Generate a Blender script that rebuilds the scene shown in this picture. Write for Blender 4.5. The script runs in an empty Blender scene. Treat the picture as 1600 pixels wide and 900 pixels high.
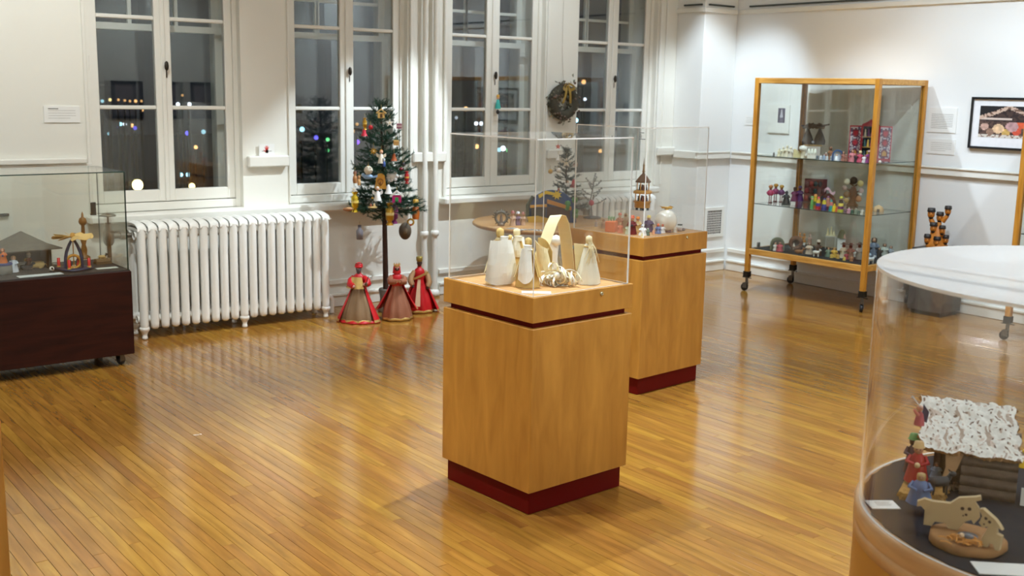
import bpy, math, random
from mathutils import Vector, Matrix, noise
random.seed(7)
R = math.radians
PI = math.pi
SC = bpy.context.scene
COL = SC.collection

# ------------------------------------------------------------------ camera
FPX, PITCH, ROLL, YAW, EYE = 1723.0, .1788, .0202, .660, 1.6
_f = Vector((math.sin(YAW)*math.cos(PITCH), math.cos(YAW)*math.cos(PITCH), -math.sin(PITCH)))
_r = Vector((math.cos(YAW), -math.sin(YAW), 0)); _u = _r.cross(_f)
CR = _r*math.cos(ROLL) + _u*math.sin(ROLL); CU = -_r*math.sin(ROLL) + _u*math.cos(ROLL); CF = _f
CO = Vector((0, 0, EYE))
cd = bpy.data.cameras.new('camera'); cam = bpy.data.objects.new('camera', cd); COL.objects.link(cam)
cam.matrix_world = Matrix(((CR.x, CU.x, -CF.x, 0), (CR.y, CU.y, -CF.y, 0), (CR.z, CU.z, -CF.z, EYE), (0, 0, 0, 1)))
cd.sensor_width = 36; cd.lens = FPX/1600*36; cd.clip_start = .05; cd.clip_end = 400
cd.dof.use_dof = True; cd.dof.focus_distance = 3.8; cd.dof.aperture_fstop = 7.1
SC.camera = cam
# ------------------------------------------------------------------ world, exposure, lights
w = bpy.data.worlds.new('night'); SC.world = w; w.use_nodes = True
w.node_tree.nodes['Background'].inputs[0].default_value = (.035, .040, .052, 1)
w.node_tree.nodes['Background'].inputs[1].default_value = .35
SC.view_settings.view_transform = 'Standard'; SC.view_settings.look = 'None'
SC.view_settings.exposure = -0.02; SC.view_settings.gamma = 1; SC.view_settings.use_curve_mapping = False
SC.cycles.transparent_max_bounces = 40; SC.cycles.max_bounces = 10; SC.cycles.glossy_bounces = 6
SC.cycles.caustics_reflective = False; SC.cycles.caustics_refractive = False
SC.cycles.sample_clamp_indirect = 6

def spot_lamp(x, y, tx, ty, tz, power, deg=95, blend=.7, col=(1, .93, .82), z=3.35, size=.04):
    l = bpy.data.lights.new('ceiling_spot', 'SPOT'); l.energy = power; l.color = col
    l.spot_size = R(deg); l.spot_blend = blend; l.shadow_soft_size = size
    o = bpy.data.objects.new('ceiling_spot', l); COL.objects.link(o); o.location = (x, y, z)
    d = Vector((tx, ty, tz)) - o.location
    o.rotation_euler = d.to_track_quat('-Z', 'Y').to_euler()
WARM = (.90, .97, .97); NEUT = (.80, .95, 1.06); COOL = (.78, .93, 1.06)
spot_lamp(3.04, 3.77, 2.95, 2.95, 0, 520, 80, .5, NEUT, size=.02)      # over the near pedestal
spot_lamp(3.03, 4.45, 3.0, 3.3, 0, 30, 70, .6, NEUT)
spot_lamp(6.12, 5.57, 7.05, 5.15, 0, 190, 72, .6, COOL)      # tall cabinet
spot_lamp(4.95, 5.35, 4.0, 6.95, .3, 400, 44, .4, NEUT, size=.02)       # tree and kings
spot_lamp(1.6, 5.2, 1.4, 7.0, 1.2, 165, 90, .8, WARM)        # left case and wall
spot_lamp(5.3, 4.6, 5.0, 4.3, 0, 130, 85, .6, NEUT)          # far pedestal
spot_lamp(6.1, 4.0, 7.72, 4.35, 1.4, 90, 80, .8, COOL)        # right wall wash
spot_lamp(6.45, 5.75, 7.6, 6.75, .7, 260, 48, .6, COOL)
spot_lamp(5.4, 3.2, 7.72, 4.6, .5, 190, 56, .6, COOL)        # low on the right wall
spot_lamp(2.1, 1.3, 2.0, .9, .8, 230, 80, .6, NEUT)          # round case in front
spot_lamp(1.1, 3.8, 1.2, 4.3, 0, 330, 90, .8, WARM)
spot_lamp(2.7, 4.7, 2.85, 6.7, .15, 150, 42, .8, WARM)         # long radiator
spot_lamp(4.6, 2.2, 4.6, 2.6, 0, 140, 100, .8, NEUT)
spot_lamp(6.2, 2.6, 7.72, 2.7, 1.2, 140, 90, .8, COOL)
spot_lamp(5.2, 6.0, 5.6, 7.0, 1.0, 75, 90, .7, NEUT)
spot_lamp(2.5, 1.5, 2.74, 3.25, .85, 170, 19, .6, NEUT)      # onto the near pedestal from the front
# unseen spots added behind the viewer, bouncing fill light off the walls
for x, y, tx, ty, p in ((.5, -2.0, .5, -3.6, 640), (3.2, -2.0, 2.8, -3.6, 620), (6.3, -2.0, 6.3, -3.6, 110), (-1.1, .6, -2.6, .6, 160), (-1.1, 3.6, -2.6, 3.6, 150), (6.2, .4, 7.72, .4, 190)):
    spot_lamp(x, y, tx, ty, 1.5, p, 110, .9, NEUT, size=.08)
def fill_panel(x, y, power):  # unseen area light added under the ceiling as soft ambient fill
    l = bpy.data.lights.new('ceiling_fill_light', 'AREA'); l.shape = 'RECTANGLE'; l.size = 1.2; l.size_y = .3; l.energy = power; l.color = NEUT
    o = bpy.data.objects.new('ceiling_fill_light', l); COL.objects.link(o); o.location = (x, y, 3.5)
for x in (0.5, 3.4, 6.0):
    for y in (-1.2, 2.2, 5.2): fill_panel(x, y, 8)

# ------------------------------------------------------------------ helpers
def at(px, py, z=None, y=None, x=None):
    """the point where the surveyed sight line of a photo pixel meets a plane of the room"""
    d = CF + CR*((px-800)/FPX) + CU*((450-py)/FPX)
    if z is not None: t = (z-EYE)/d.z
    elif y is not None: t = y/d.y
    else: t = x/d.x
    return CO + d*t

def lin(c):
    c = c/255
    return c/12.92 if c <= .04045 else ((c+.055)/1.055)**2.4
def rgb(r, g, b): return (lin(r), lin(g), lin(b), 1)

MATS = {}
def N(nt, t, **kw):
    n = nt.nodes.new(t)
    for k, v in kw.items(): setattr(n, k, v)
    return n
def newmat(name):
    m = bpy.data.materials.new(name); m.use_nodes = True; nt = m.node_tree
    return m, nt, nt.nodes['Principled BSDF']
def paint(r, g, b, rough=.5, metal=0, var=.08, scale=30, bump=0, emit=0, spec=.5):
    key = ('p', r, g, b, rough, metal, var, scale, bump, emit)
    if key in MATS: return MATS[key]
    m, nt, p = newmat('paint_%d_%d_%d' % (r, g, b))
    c = rgb(r, g, b); tc = N(nt, 'ShaderNodeTexCoord'); no = N(nt, 'ShaderNodeTexNoise'); no.inputs['Scale'].default_value = scale
    no.inputs['Detail'].default_value = 4
    nt.links.new(tc.outputs['Object'], no.inputs['Vector'])
    mx = N(nt, 'ShaderNodeMix', data_type='RGBA'); nt.links.new(no.outputs['Fac'], mx.inputs[0])
    mx.inputs[6].default_value = tuple(x*(1-var) for x in c[:3])+(1,); mx.inputs[7].default_value = tuple(min(1, x*(1+var)) for x in c[:3])+(1,)
    nt.links.new(mx.outputs[2], p.inputs['Base Color'])
    p.inputs['Roughness'].default_value = rough; p.inputs['Metallic'].default_value = metal
    p.inputs['Specular IOR Level'].default_value = spec
    if bump:
        b_ = N(nt, 'ShaderNodeBump'); b_.inputs['Strength'].default_value = bump; b_.inputs['Distance'].default_value = .01
        nt.links.new(no.outputs['Fac'], b_.inputs['Height']); nt.links.new(b_.outputs[0], p.inputs['Normal'])
    if emit: p.inputs['Emission Color'].default_value = c; p.inputs['Emission Strength'].default_value = emit
    MATS[key] = m; return m
def wood(c1, c2, axis='Z', scale=6, rough=.35, stretch=14, attr=False, detail=5, coat=0, spec=.5):
    key = ('w', c1, c2, axis, scale, rough, stretch, attr, coat, spec)
    if key in MATS: return MATS[key]
    m, nt, p = newmat('wood_grain')
    tc = N(nt, 'ShaderNodeTexCoord'); mp = N(nt, 'ShaderNodeMapping')
    s = [scale*stretch]*3; s['XYZ'.index(axis)] = scale; mp.inputs['Scale'].default_value = s
    nt.links.new(tc.outputs['Object'], mp.inputs['Vector'])
    vec = mp.outputs[0]
    if attr:
        at_ = N(nt, 'ShaderNodeAttribute', attribute_name='tone')
        ad = N(nt, 'ShaderNodeVectorMath', operation='MULTIPLY_ADD'); sc = N(nt, 'ShaderNodeCombineXYZ')
        for k in range(3): nt.links.new(at_.outputs['Fac'], sc.inputs[k])
        nt.links.new(sc.outputs[0], ad.inputs[0]); ad.inputs[1].default_value = (91, 57, 133); nt.links.new(vec, ad.inputs[2]); vec = ad.outputs[0]
    no = N(nt, 'ShaderNodeTexNoise'); no.inputs['Scale'].default_value = 1; no.inputs['Detail'].default_value = detail; no.inputs['Distortion'].default_value = .6
    nt.links.new(vec, no.inputs['Vector'])
    rp = N(nt, 'ShaderNodeValToRGB'); rp.color_ramp.elements[0].position = .3; rp.color_ramp.elements[1].position = .7
    rp.color_ramp.elements[0].color = rgb(*c1); rp.color_ramp.elements[1].color = rgb(*c2)
    nt.links.new(no.outputs['Fac'], rp.inputs[0]); out = rp.outputs[0]
    if attr:
        hs = N(nt, 'ShaderNodeHueSaturation'); mr = N(nt, 'ShaderNodeMapRange'); mr.inputs['To Min'].default_value = .83; mr.inputs['To Max'].default_value = 1.15
        nt.links.new(at_.outputs['Fac'], mr.inputs['Value']); nt.links.new(mr.outputs[0], hs.inputs['Value'])
        mr2 = N(nt, 'ShaderNodeMapRange'); mr2.inputs['To Min'].default_value = .488; mr2.inputs['To Max'].default_value = .506
        nt.links.new(at_.outputs['Fac'], mr2.inputs['Value']); nt.links.new(mr2.outputs[0], hs.inputs['Hue'])
        nt.links.new(out, hs.inputs['Color']); out = hs.outputs[0]
    nt.links.new(out, p.inputs['Base Color']); p.inputs['Roughness'].default_value = rough
    p.inputs['Specular IOR Level'].default_value = spec; p.inputs['Coat Weight'].default_value = coat; p.inputs['Coat Roughness'].default_value = .12
    MATS[key] = m; return m
def clear(name, tint=(1, 1, 1), base=.04, gain=1.0, haze=0):
    """thin clear sheet: what it does not mirror (Schlick) passes straight through"""
    key = ('g', name)
    if key in MATS: return MATS[key]
    m = bpy.data.materials.new(name); m.use_nodes = True; nt = m.node_tree; nt.nodes.clear()
    g = N(nt, 'ShaderNodeNewGeometry'); d = N(nt, 'ShaderNodeVectorMath', operation='DOT_PRODUCT')
    nt.links.new(g.outputs['Incoming'], d.inputs[0]); nt.links.new(g.outputs['Normal'], d.inputs[1])
    def ma(op, a, b):
        n = N(nt, 'ShaderNodeMath', operation=op)
        for k, v in enumerate((a, b)):
            if v is None: continue
            if isinstance(v, (int, float)): n.inputs[k].default_value = v
            else: nt.links.new(v, n.inputs[k])
        return n.outputs[0]
    c = ma('ABSOLUTE', d.outputs['Value'], None); k = ma('POWER', ma('SUBTRACT', 1, c), 5)
    fr = ma('ADD', ma('MULTIPLY', k, (1-base)*gain), base)
    t = N(nt, 'ShaderNodeBsdfTransparent'); t.inputs[0].default_value = (*tint, 1)
    gl = N(nt, 'ShaderNodeBsdfGlossy'); gl.inputs['Roughness'].default_value = .01; gl.inputs[0].default_value = (1, 1, 1, 1)
    mx = N(nt, 'ShaderNodeMixShader'); nt.links.new(fr, mx.inputs[0]); nt.links.new(t.outputs[0], mx.inputs[1]); nt.links.new(gl.outputs[0], mx.inputs[2])
    out = mx.outputs[0]
    if haze:
        df = N(nt, 'ShaderNodeBsdfDiffuse'); df.inputs[0].default_value = (.9, .9, .9, 1); tl = N(nt, 'ShaderNodeBsdfTranslucent'); tl.inputs[0].default_value = (.9, .9, .9, 1)
        ad = N(nt, 'ShaderNodeMixShader'); ad.inputs[0].default_value = .5; nt.links.new(df.outputs[0], ad.inputs[1]); nt.links.new(tl.outputs[0], ad.inputs[2])
        m2 = N(nt, 'ShaderNodeMixShader'); m2.inputs[0].default_value = haze; nt.links.new(out, m2.inputs[1]); nt.links.new(ad.outputs[0], m2.inputs[2]); out = m2.outputs[0]
    o = N(nt, 'ShaderNodeOutputMaterial'); nt.links.new(out, o.inputs[0])
    MATS[key] = m; return m
def print_mat():
    if 'print' in MATS: return MATS['print']
    m, nt, p = newmat('printed_paper'); a = N(nt, 'ShaderNodeAttribute', attribute_name='ink')
    nt.links.new(a.outputs['Color'], p.inputs['Base Color']); p.inputs['Roughness'].default_value = .6
    MATS['print'] = m; return m

class MB:
    """collects shapes for one mesh"""
    def __init__(s): s.v = []; s.f = []; s.sm = []; s.mi = []; s.M = Matrix.Identity(4); s.k = 0
    def add(s, vs, fs, smooth=False):
        b = len(s.v); s.v += [tuple(s.M @ Vector(p)) for p in vs]
        for f in fs: s.f.append([b+i for i in f]); s.sm.append(smooth); s.mi.append(s.k)
        return s
    def box(s, x0, x1, y0, y1, z0, z1, b=0):
        if b <= 0:
            v = [(x, y, z) for x in (x0, x1) for y in (y0, y1) for z in (z0, z1)]
            return s.add(v, [(0, 1, 3, 2), (4, 6, 7, 5), (0, 4, 5, 1), (2, 3, 7, 6), (0, 2, 6, 4), (1, 5, 7, 3)])
        lo = (x0, y0, z0); hi = (x1, y1, z1); v = []; idx = {}
        for sx in (0, 1):
            for sy in (0, 1):
                for sz in (0, 1):
                    sg = (sx, sy, sz)
                    for a in range(3):
                        p = [0, 0, 0]
                        for q in range(3):
                            e = hi[q] if sg[q] else lo[q]
                            p[q] = e if q == a else e+(-b if sg[q] else b)
                        idx[(sg, a)] = len(v); v.append(tuple(p))
        f = []
        for a in range(3):
            u, w_ = [q for q in range(3) if q != a]
            for s_ in (0, 1):
                q = []
                for (i, j) in ((0, 0), (1, 0), (1, 1), (0, 1)):
                    sg = [0, 0, 0]; sg[a] = s_; sg[u] = i; sg[w_] = j; q.append(idx[(tuple(sg), a)])
                f.append(q)
            for i in (0, 1):
                for j in (0, 1):
                    A = [0, 0, 0]; A[u] = i; A[w_] = j; B = list(A); A[a] = 0; B[a] = 1; A, B = tuple(A), tuple(B)
                    f.append([idx[(A, u)], idx[(B, u)], idx[(B, w_)], idx[(A, w_)]])
        for sx in (0, 1):
            for sy in (0, 1):
                for sz in (0, 1): f.append([idx[((sx, sy, sz), a)] for a in range(3)])
        return s.add(v, f)
    def tube(s, pts, rad, n=8, cap=True):
        pts = [Vector(p) for p in pts]; m = len(pts)
        if not isinstance(rad, (list, tuple)): rad = [rad]*m
        v = []; up = None
        for i, p in enumerate(pts):
            t = (pts[min(i+1, m-1)]-pts[max(i-1, 0)]).normalized()
            if up is None: up = Vector((0, 0, 1)) if abs(t.z) < .9 else Vector((1, 0, 0))
            a = t.cross(up).normalized(); b = a.cross(t); up = b
            for k in range(n):
                q = 2*PI*k/n; v.append(p+(a*math.cos(q)+b*math.sin(q))*rad[i])
        f = [(i*n+k, i*n+(k+1) % n, (i+1)*n+(k+1) % n, (i+1)*n+k) for i in range(m-1) for k in range(n)]
        s.add(v, f, n > 4)
        if cap: s.add(v[:n], [list(range(n))]); s.add(v[-n:], [list(range(n))[::-1]])
        return s
    def lathe(s, prof, n=16, c=(0, 0, 0), sx=1, sy=1, rip=0, nr=8, cap=True, ph=0):
        v = []
        for (r_, z) in prof:
            for k in range(n):
                q = 2*PI*k/n; rr = r_*(1+rip*math.cos(nr*q+ph)*(1 if r_ > 0 else 0)); v.append((c[0]+rr*sx*math.cos(q), c[1]+rr*sy*math.sin(q), c[2]+z))
        m = len(prof)
        f = [(i*n+k, i*n+(k+1) % n, (i+1)*n+(k+1) % n, (i+1)*n+k) for i in range(m-1) for k in range(n)]
        s.add(v, f, True)
        if cap and prof[0][0] > 1e-4: s.add(v[:n], [list(range(n))[::-1]])
        if cap and prof[-1][0] > 1e-4: s.add(v[-n:], [list(range(n))])
        return s
    def ball(s, c, r, n=10, sx=1, sy=1, sz=1):
        m = max(4, n//2+1)
        return s.lathe([(max(1e-5, r*math.sin(PI*i/m)), -r*sz*math.cos(PI*i/m)) for i in range(m+1)], n, c, sx, sy, cap=False)
    def prism(s, poly, d0, d1, plane='XZ'):
        """polygon (u,v) extruded from depth d0 to d1"""
        def P(u, v_, d): return (u, d, v_) if plane == 'XZ' else ((u, v_, d) if plane == 'XY' else (d, u, v_))
        n = len(poly); v = [P(u, w_, d0) for u, w_ in poly]+[P(u, w_, d1) for u, w_ in poly]
        return s.add(v, [list(range(n)), list(range(2*n-1, n-1, -1))]+[(i, n+i, n+(i+1) % n, (i+1) % n) for i in range(n)])
    def torus(s, c, Rr, r_, n=20, k=8, plane='XZ'):
        v = []
        for i in range(n):
            a = 2*PI*i/n
            for j in range(k):
                b = 2*PI*j/k; q = Rr+r_*math.cos(b); h = r_*math.sin(b)
                v.append((c[0]+q*math.cos(a), c[1]+h, c[2]+q*math.sin(a)) if plane == 'XZ' else (c[0]+q*math.cos(a), c[1]+q*math.sin(a), c[2]+h))
        return s.add(v, [(i*k+j, i*k+(j+1) % k, ((i+1) % n)*k+(j+1) % k, ((i+1) % n)*k+j) for i in range(n) for j in range(k)], True)
    def sheet(s, fn, nu, nv, th=0):
        """a surface fn(u,v) over the unit square, given thickness th"""
        P = [[Vector(fn(i/nu, j/nv)) for j in range(nv+1)] for i in range(nu+1)]
        v = [p for row in P for p in row]; q = lambda i, j: i*(nv+1)+j
        f = [(q(i, j), q(i+1, j), q(i+1, j+1), q(i, j+1)) for i in range(nu) for j in range(nv)]
        s.add(v, f, True)
        if th:
            nrm = []
            for i in range(nu+1):
                for j in range(nv+1):
                    a = P[min(i+1, nu)][j]-P[max(i-1, 0)][j]; b = P[i][min(j+1, nv)]-P[i][max(j-1, 0)]
                    nrm.append(a.cross(b).normalized() if a.cross(b).length > 1e-12 else Vector((0, 0, 1)))
            w_ = [p-n_*th for p, n_ in zip(v, nrm)]
            s.add(w_, [tuple(reversed(g)) for g in f], True)
            rim = [q(i, 0) for i in range(nu+1)]+[q(nu, j) for j in range(1, nv+1)]+[q(i, nv) for i in range(nu-1, -1, -1)]+[q(0, j) for j in range(nv-1, 0, -1)]
            n = len(rim); s.add([v[k] for k in rim]+[w_[k] for k in rim], [(k, n+k, n+(k+1) % n, (k+1) % n) for k in range(n)])
        return s
    def obj(s, name, mat, parent=None, loc=None, rz=0):
        me = bpy.data.meshes.new(name); me.from_pydata(s.v, [], s.f); me.polygons.foreach_set('use_smooth', s.sm)
        for m in (mat if isinstance(mat, (list, tuple)) else [mat]): me.materials.append(m)
        if isinstance(mat, (list, tuple)): me.polygons.foreach_set('material_index', s.mi)
        me.update(); o = bpy.data.objects.new(name, me); COL.objects.link(o)
        if parent is not None: o.parent = parent
        if loc is not None: o.location = loc
        o.rotation_euler.z = rz
        return o
def tag(o, label, cat, group=None):
    o['label'] = label; o['category'] = cat
    if group: o['group'] = group
    return o
def thing(name, label, cat, loc=(0, 0, 0), rz=0, group=None):
    o = bpy.data.objects.new(name, None); o.empty_display_size = .05; COL.objects.link(o); o.location = loc; o.rotation_euler.z = rz
    return tag(o, label, cat, group)
def structure(o): o['kind'] = 'structure'; return o
def stuff(o): o['kind'] = 'stuff'; return o
def copy_thing(t, loc, rz=0, label=None):
    c = t.copy(); COL.objects.link(c); c.location = loc; c.rotation_euler.z = rz
    if label: c['label'] = label
    for a in t.children:
        b = a.copy(); COL.objects.link(b); b.parent = c
        for d in a.children: e = d.copy(); COL.objects.link(e); e.parent = b
    return c
def printed(name, w_, h, nx, ny, fn, parent=None, loc=None, rz=0, th=.001):
    """a flat print in the XZ plane facing -Y, inked cell by cell"""
    b = MB(); ink = []
    v = [(-w_/2+w_*i/nx, 0, h*j/ny) for j in range(ny+1) for i in range(nx+1)]
    b.add(v, [(j*(nx+1)+i, j*(nx+1)+i+1, (j+1)*(nx+1)+i+1, (j+1)*(nx+1)+i) for j in range(ny) for i in range(nx)])
    cols = [rgb(*fn((i+.5)/nx, (j+.5)/ny)) for j in range(ny) for i in range(nx)]
    b.box(-w_/2, w_/2, .0002, th, 0, h); cols += [rgb(235, 235, 230)]*6
    o = b.obj(name, print_mat(), parent, loc, rz)
    ca = o.data.color_attributes.new('ink', 'FLOAT_COLOR', 'CORNER'); k = 0
    for p, c in zip(o.data.polygons, cols):
        for _ in p.vertices: ca.data[k].color = c; k += 1
    return o
WHITE = paint(236, 234, 228, .38, 0, .02, 20)
TRIMW = paint(234, 231, 222, .33, 0, .02, 14)
PLASTER = paint(233, 230, 220, .55, 0, .02, 5, .15)
EDGE = paint(250, 249, 246, .3, 0, .01)  # near-white colour stands in for light piped out of clear acrylic edges
GLASSG = clear('pale_green_glass', (.972, .984, .968))
GLASSW = clear('window_glass', (.93, .95, .95), .064)
ACRYL = clear('clear_acrylic', (.985, .985, .98))
HAZY = clear('hazy_acrylic_lid', (.985, .985, .98), .05, 1, .40)
GEDGE = paint(28, 58, 50, .15)
BLACK = paint(22, 22, 24, .5)
IRON = paint(48, 45, 40, .4, .6)
def pane(name, d, thin, glass, edge, parent=None, loc=None):
    b = MB(); b.box(*d); b.mi = [0 if (i//2) == 'xyz'.index(thin) else 1 for i in range(6)]
    return b.obj(name, [glass, edge], parent, loc)

# ================================================================== ROOM SHELL
X0, X1, Y0, YW = -2.6, 7.72, -3.6, 7.08
ZC = 3.6
PLANK = wood((136, 93, 33), (169, 121, 49), 'Y', 3.0, .17, 10, True, detail=7, coat=.3)
floor = structure(MB().box(X0, X1, Y0, YW, -.12, -.012).obj('floor', paint(52, 32, 16, .8)))
def proj(p):
    d = Vector(p)-CO; z = d.dot(CF)
    return (800+FPX*d.dot(CR)/z, 450-FPX*d.dot(CU)/z) if z > .1 else None
def seen_area(c):
    q = [proj(p) for p in c]
    if any(p is None for p in q): return 0
    # Sutherland-Hodgman clip against the frame
    for ax, lim, sg in ((0, 0, 1), (0, 1600, -1), (1, 0, 1), (1, 900, -1)):
        o = []
        for i in range(len(q)):
            a, b = q[i-1], q[i]; ia = (a[ax]-lim)*sg >= 0; ib = (b[ax]-lim)*sg >= 0
            if ia != ib:
                t = (lim-a[ax])/(b[ax]-a[ax]); o.append((a[0]+t*(b[0]-a[0]), a[1]+t*(b[1]-a[1])))
            if ib: o.append(b)
        q = o
        if not q: return 0
    return abs(sum(q[i-1][0]*q[i][1]-q[i][0]*q[i-1][1] for i in range(len(q))))/2
rng = random.Random(3)
boards = []; PW = .0435; x = X0
while x < X1-.005:
    y = Y0-rng.random()*1.2
    xe = min(x+PW, X1)
    while y < YW:
        ln = rng.choice((.35, .5, .7, .9, 1.1, 1.4, 1.7, 2.1)); a, b_ = max(y, Y0), min(y+ln, YW)
        if b_-a > .05: boards.append((x+.0005, xe-.0005, a+.0005, b_-.0005, min(1, max(0, rng.gauss(.5, .24))), rng.uniform(-.0006, 0)))
        y += ln
    x = xe
rank = sorted(boards, key=lambda b: -seen_area([(b[0], b[2], 0), (b[1], b[2], 0), (b[1], b[3], 0), (b[0], b[3], 0)]))
def add_board(mb, b):
    c = .0007; x0, x1, y0, y1, t, dz = b
    v = [(x0, y0, -.012), (x1, y0, -.012), (x1, y1, -.012), (x0, y1, -.012), (x0, y0, dz-c), (x1, y0, dz-c), (x1, y1, dz-c), (x0, y1, dz-c),
         (x0+c, y0+c, dz), (x1-c, y0+c, dz), (x1-c, y1-c, dz), (x0+c, y1-c, dz)]
    f = [(8, 9, 10, 11)]
    for i in range(4): j = (i+1) % 4; f += [(i, j, 4+j, 4+i), (4+i, 4+j, 8+j, 8+i)]
    mb.add(v, f); return [t]*12
def tone(o, vals):
    a = o.data.attributes.new('tone', 'FLOAT', 'POINT'); a.data.foreach_set('value', vals)
for b in rank[:300]:
    mb = MB(); tv = add_board(mb, b); tone(mb.obj('floor_board', PLANK, floor), tv)
mb = MB(); tv = []
for b in rank[300:]: tv += add_board(mb, b)
o = stuff(mb.obj('floor_boards_beyond', PLANK, floor)); tone(o, tv)

structure(MB().box(X0-.2, X1+.2, Y0-.2, YW+.5, ZC, ZC+.2).obj('ceiling', paint(238, 237, 232, .8)))
structure(MB().box(X1, X1+.2, Y0, YW, -.12, ZC).obj('wall_right', paint(236, 236, 234, .55, 0, .015, 4, .1)))
structure(MB().box(X0-.2, X0, Y0, YW, -.12, ZC).obj('wall_left', PLASTER))
structure(MB().box(X0-.2, X1+.2, Y0-.2, Y0, -.12, ZC).obj('wall_back', PLASTER))

# window wall with four openings
GL = [(2.237, 2.600, 2.706, 3.072), (3.590, 3.944, 4.054, 4.388), (4.920, 5.246, 5.372, 5.704), (6.200, 6.536, 6.649, 6.970)]
OP = [(g[0]-.085, g[3]+.083) for g in GL]
ZS, ZT = .765, 2.95
mb = MB(); xs = [X0]+[v for o_ in OP for v in o_]+[X1]
for i in range(0, len(xs), 2): mb.box(xs[i], xs[i+1], YW, YW+.45, -.12, ZC)
for a, b in OP: mb.box(a, b, YW, YW+.45, -.12, ZS-.03); mb.box(a, b, YW, YW+.45, ZT, ZC)
structure(mb.obj('wall_window', PLASTER))
# the boxed-in pier in the far corner
PX0, PY0 = 7.295, 6.755
structure(MB().box(PX0, X1-.001, PY0, YW-.001, 0, ZC-.002, .004).obj('wall_pier', paint(236, 235, 231, .55, 0, .015, 4, .1)))

# windows
def knob_latch(parent, x, z, y):
    b = MB(); b.lathe([(.004, -.03), (.012, -.02), (.015, 0), (.012, .022), (.004, .03)], 10, (x, y-.03, z), 1, .7); b.tube([(x, y, z), (x, y-.03, z)], .006, 6)
    b.box(x-.012, x+.012, y-.006, y, z-.075, z-.03)
    return b.obj('latch_knob', paint(52, 44, 34, .35, .5), parent)
YF = 7.145     # room face of the casements
for n, g in enumerate(GL):
    a, s1, s2, e = g; o0, o1 = OP[n]
    b = MB()  # fixed frame and the lining of the opening
    b.box(o0, o0+.03, YF-.012, YW+.44, ZS, ZT); b.box(o1-.03, o1, YF-.012, YW+.44, ZS, ZT); b.box(o0+.03, o1-.03, YF-.012, YW+.44, ZT-.03, ZT)
    b.box(o0+.03, o1-.03, YF-.012, YF+.05, ZS, ZS+.055, .004)
    b.box(o0+.03, o1-.03, YF+.05, YW+.44, ZS, ZS+.03)
    W_ = structure(b.obj('window_%d' % (n+1), TRIMW))
    mid = (s1+s2)/2
    for k, (l0, l1, r0, r1) in enumerate(((o0+.03, a, s1, mid-.001), (mid+.001, s2, e, o1-.03))):
        b = MB(); y0, y1 = YF, YF+.042
        b.box(l0, l1, y0, y1, ZS+.06, ZT-.035, .004); b.box(r0, r1, y0, y1, ZS+.06, ZT-.035, .004)
        b.box(l1, r0, y0, y1, ZS+.06, .902, .004); b.box(l1, r0, y0, y1, ZT-.11, ZT-.035, .004)
        for z in (1.421, 1.986): b.box(l1, r0, y0+.004, y1-.004, z, z+.025, .005)
        cs = b.obj('casement', TRIMW, W_)
        for z0, z1 in ((.902, 1.421), (1.446, 1.986), (2.011, ZT-.11)):
            pane('pane', (l1, r0, y0+.02, y0+.024, z0, z1), 'y', GLASSW, EDGE, cs)
        b = MB()
        xh = l0-.006 if k == 0 else r1+.006
        for z in (.98, 1.66): b.tube([(xh, YF-.008, z), (xh, YF-.008, z+.09)], .007, 6)
        b.obj('hinge', TRIMW, cs)
        if k == 1: knob_latch(cs, mid+.01, 1.70, YF)
    b = MB(); b.box(mid-.016, mid+.012, YF-.012, YF-.001, ZS+.06, ZT-.04, .004); b.obj('meeting_strip', TRIMW, W_)
    # outer sliding sashes
    for k, (z0, z1, yy) in enumerate(((ZS+.03, 1.967, 7.31), (1.925, ZT-.03, 7.36))):
        b = MB(); xa, xb = o0+.03, o1-.03; sl = .05
        b.box(xa, xa+sl, yy, yy+.04, z0, z1); b.box(xb-sl, xb, yy, yy+.04, z0, z1)
        b.box(xa+sl, xb-sl, yy, yy+.04, z0, z0+(.075 if k == 0 else .035)); b.box(xa+sl, xb-sl, yy, yy+.04, z1-.042, z1)
        if k:
            for xm in (a+.285, e-.24 if n == 0 else e-.50): b.box(xm-.012, xm+.012, yy+.006, yy+.034, z0, z1)
            b.box(xa+sl, xb-sl, yy+.008, yy+.032, 2.185, 2.207); b.box(xa+sl, xb-sl, yy+.008, yy+.032, 2.45, 2.472)
        ss = b.obj('storm_sash', TRIMW, W_)
        pane('pane', (xa+sl, xb-sl, yy+.018, yy+.022, z0+.03, z1-.03), 'y', GLASSW, EDGE, ss)
# sills, ledges, baseboards, pipes casing
def trim(n, mb, m=TRIMW): return structure(mb.obj('trim_%d' % n, m))
b = MB(); b.box(2.10, 4.50, 6.99, YF-.012, ZS-.055, ZS, .012); trim(1, b)
b = MB(); b.box(4.765, 7.08, 6.99, YF-.012, ZS-.055, ZS, .012); trim(2, b)
b = MB(); b.box(X0, 2.115, 7.045, YW, 1.09, 1.125, .006); b.box(X0, 2.150, 7.062, YW, 1.045, 1.09, .004); trim(3, b)
for k, (xa, xb) in enumerate(((3.178, 3.482), (4.50, 4.80), (5.81, 6.08), (7.075, PX0-.002))):
    b = MB(); b.box(xa, xb, 7.03, YW, 1.038, 1.113, .008); trim(4+k, b)
b = MB(); b.box(PX0-.03, X1-.03, PY0-.03, PY0, 1.018, 1.086, .006); b.box(PX0-.03, PX0, PY0, YW-.05, 1.018, 1.086, .006)
b.box(PX0-.036, X1-.04, PY0-.036, PY0, 1.07, 1.086, .004); trim(8, b)
b = MB(); b.box(X1-.03, X1, Y0, PY0-.032, 1.016, 1.084, .006); b.box(X1-.042, X1, Y0, PY0-.042, 1.068, 1.084, .004); trim(9, b)
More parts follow.
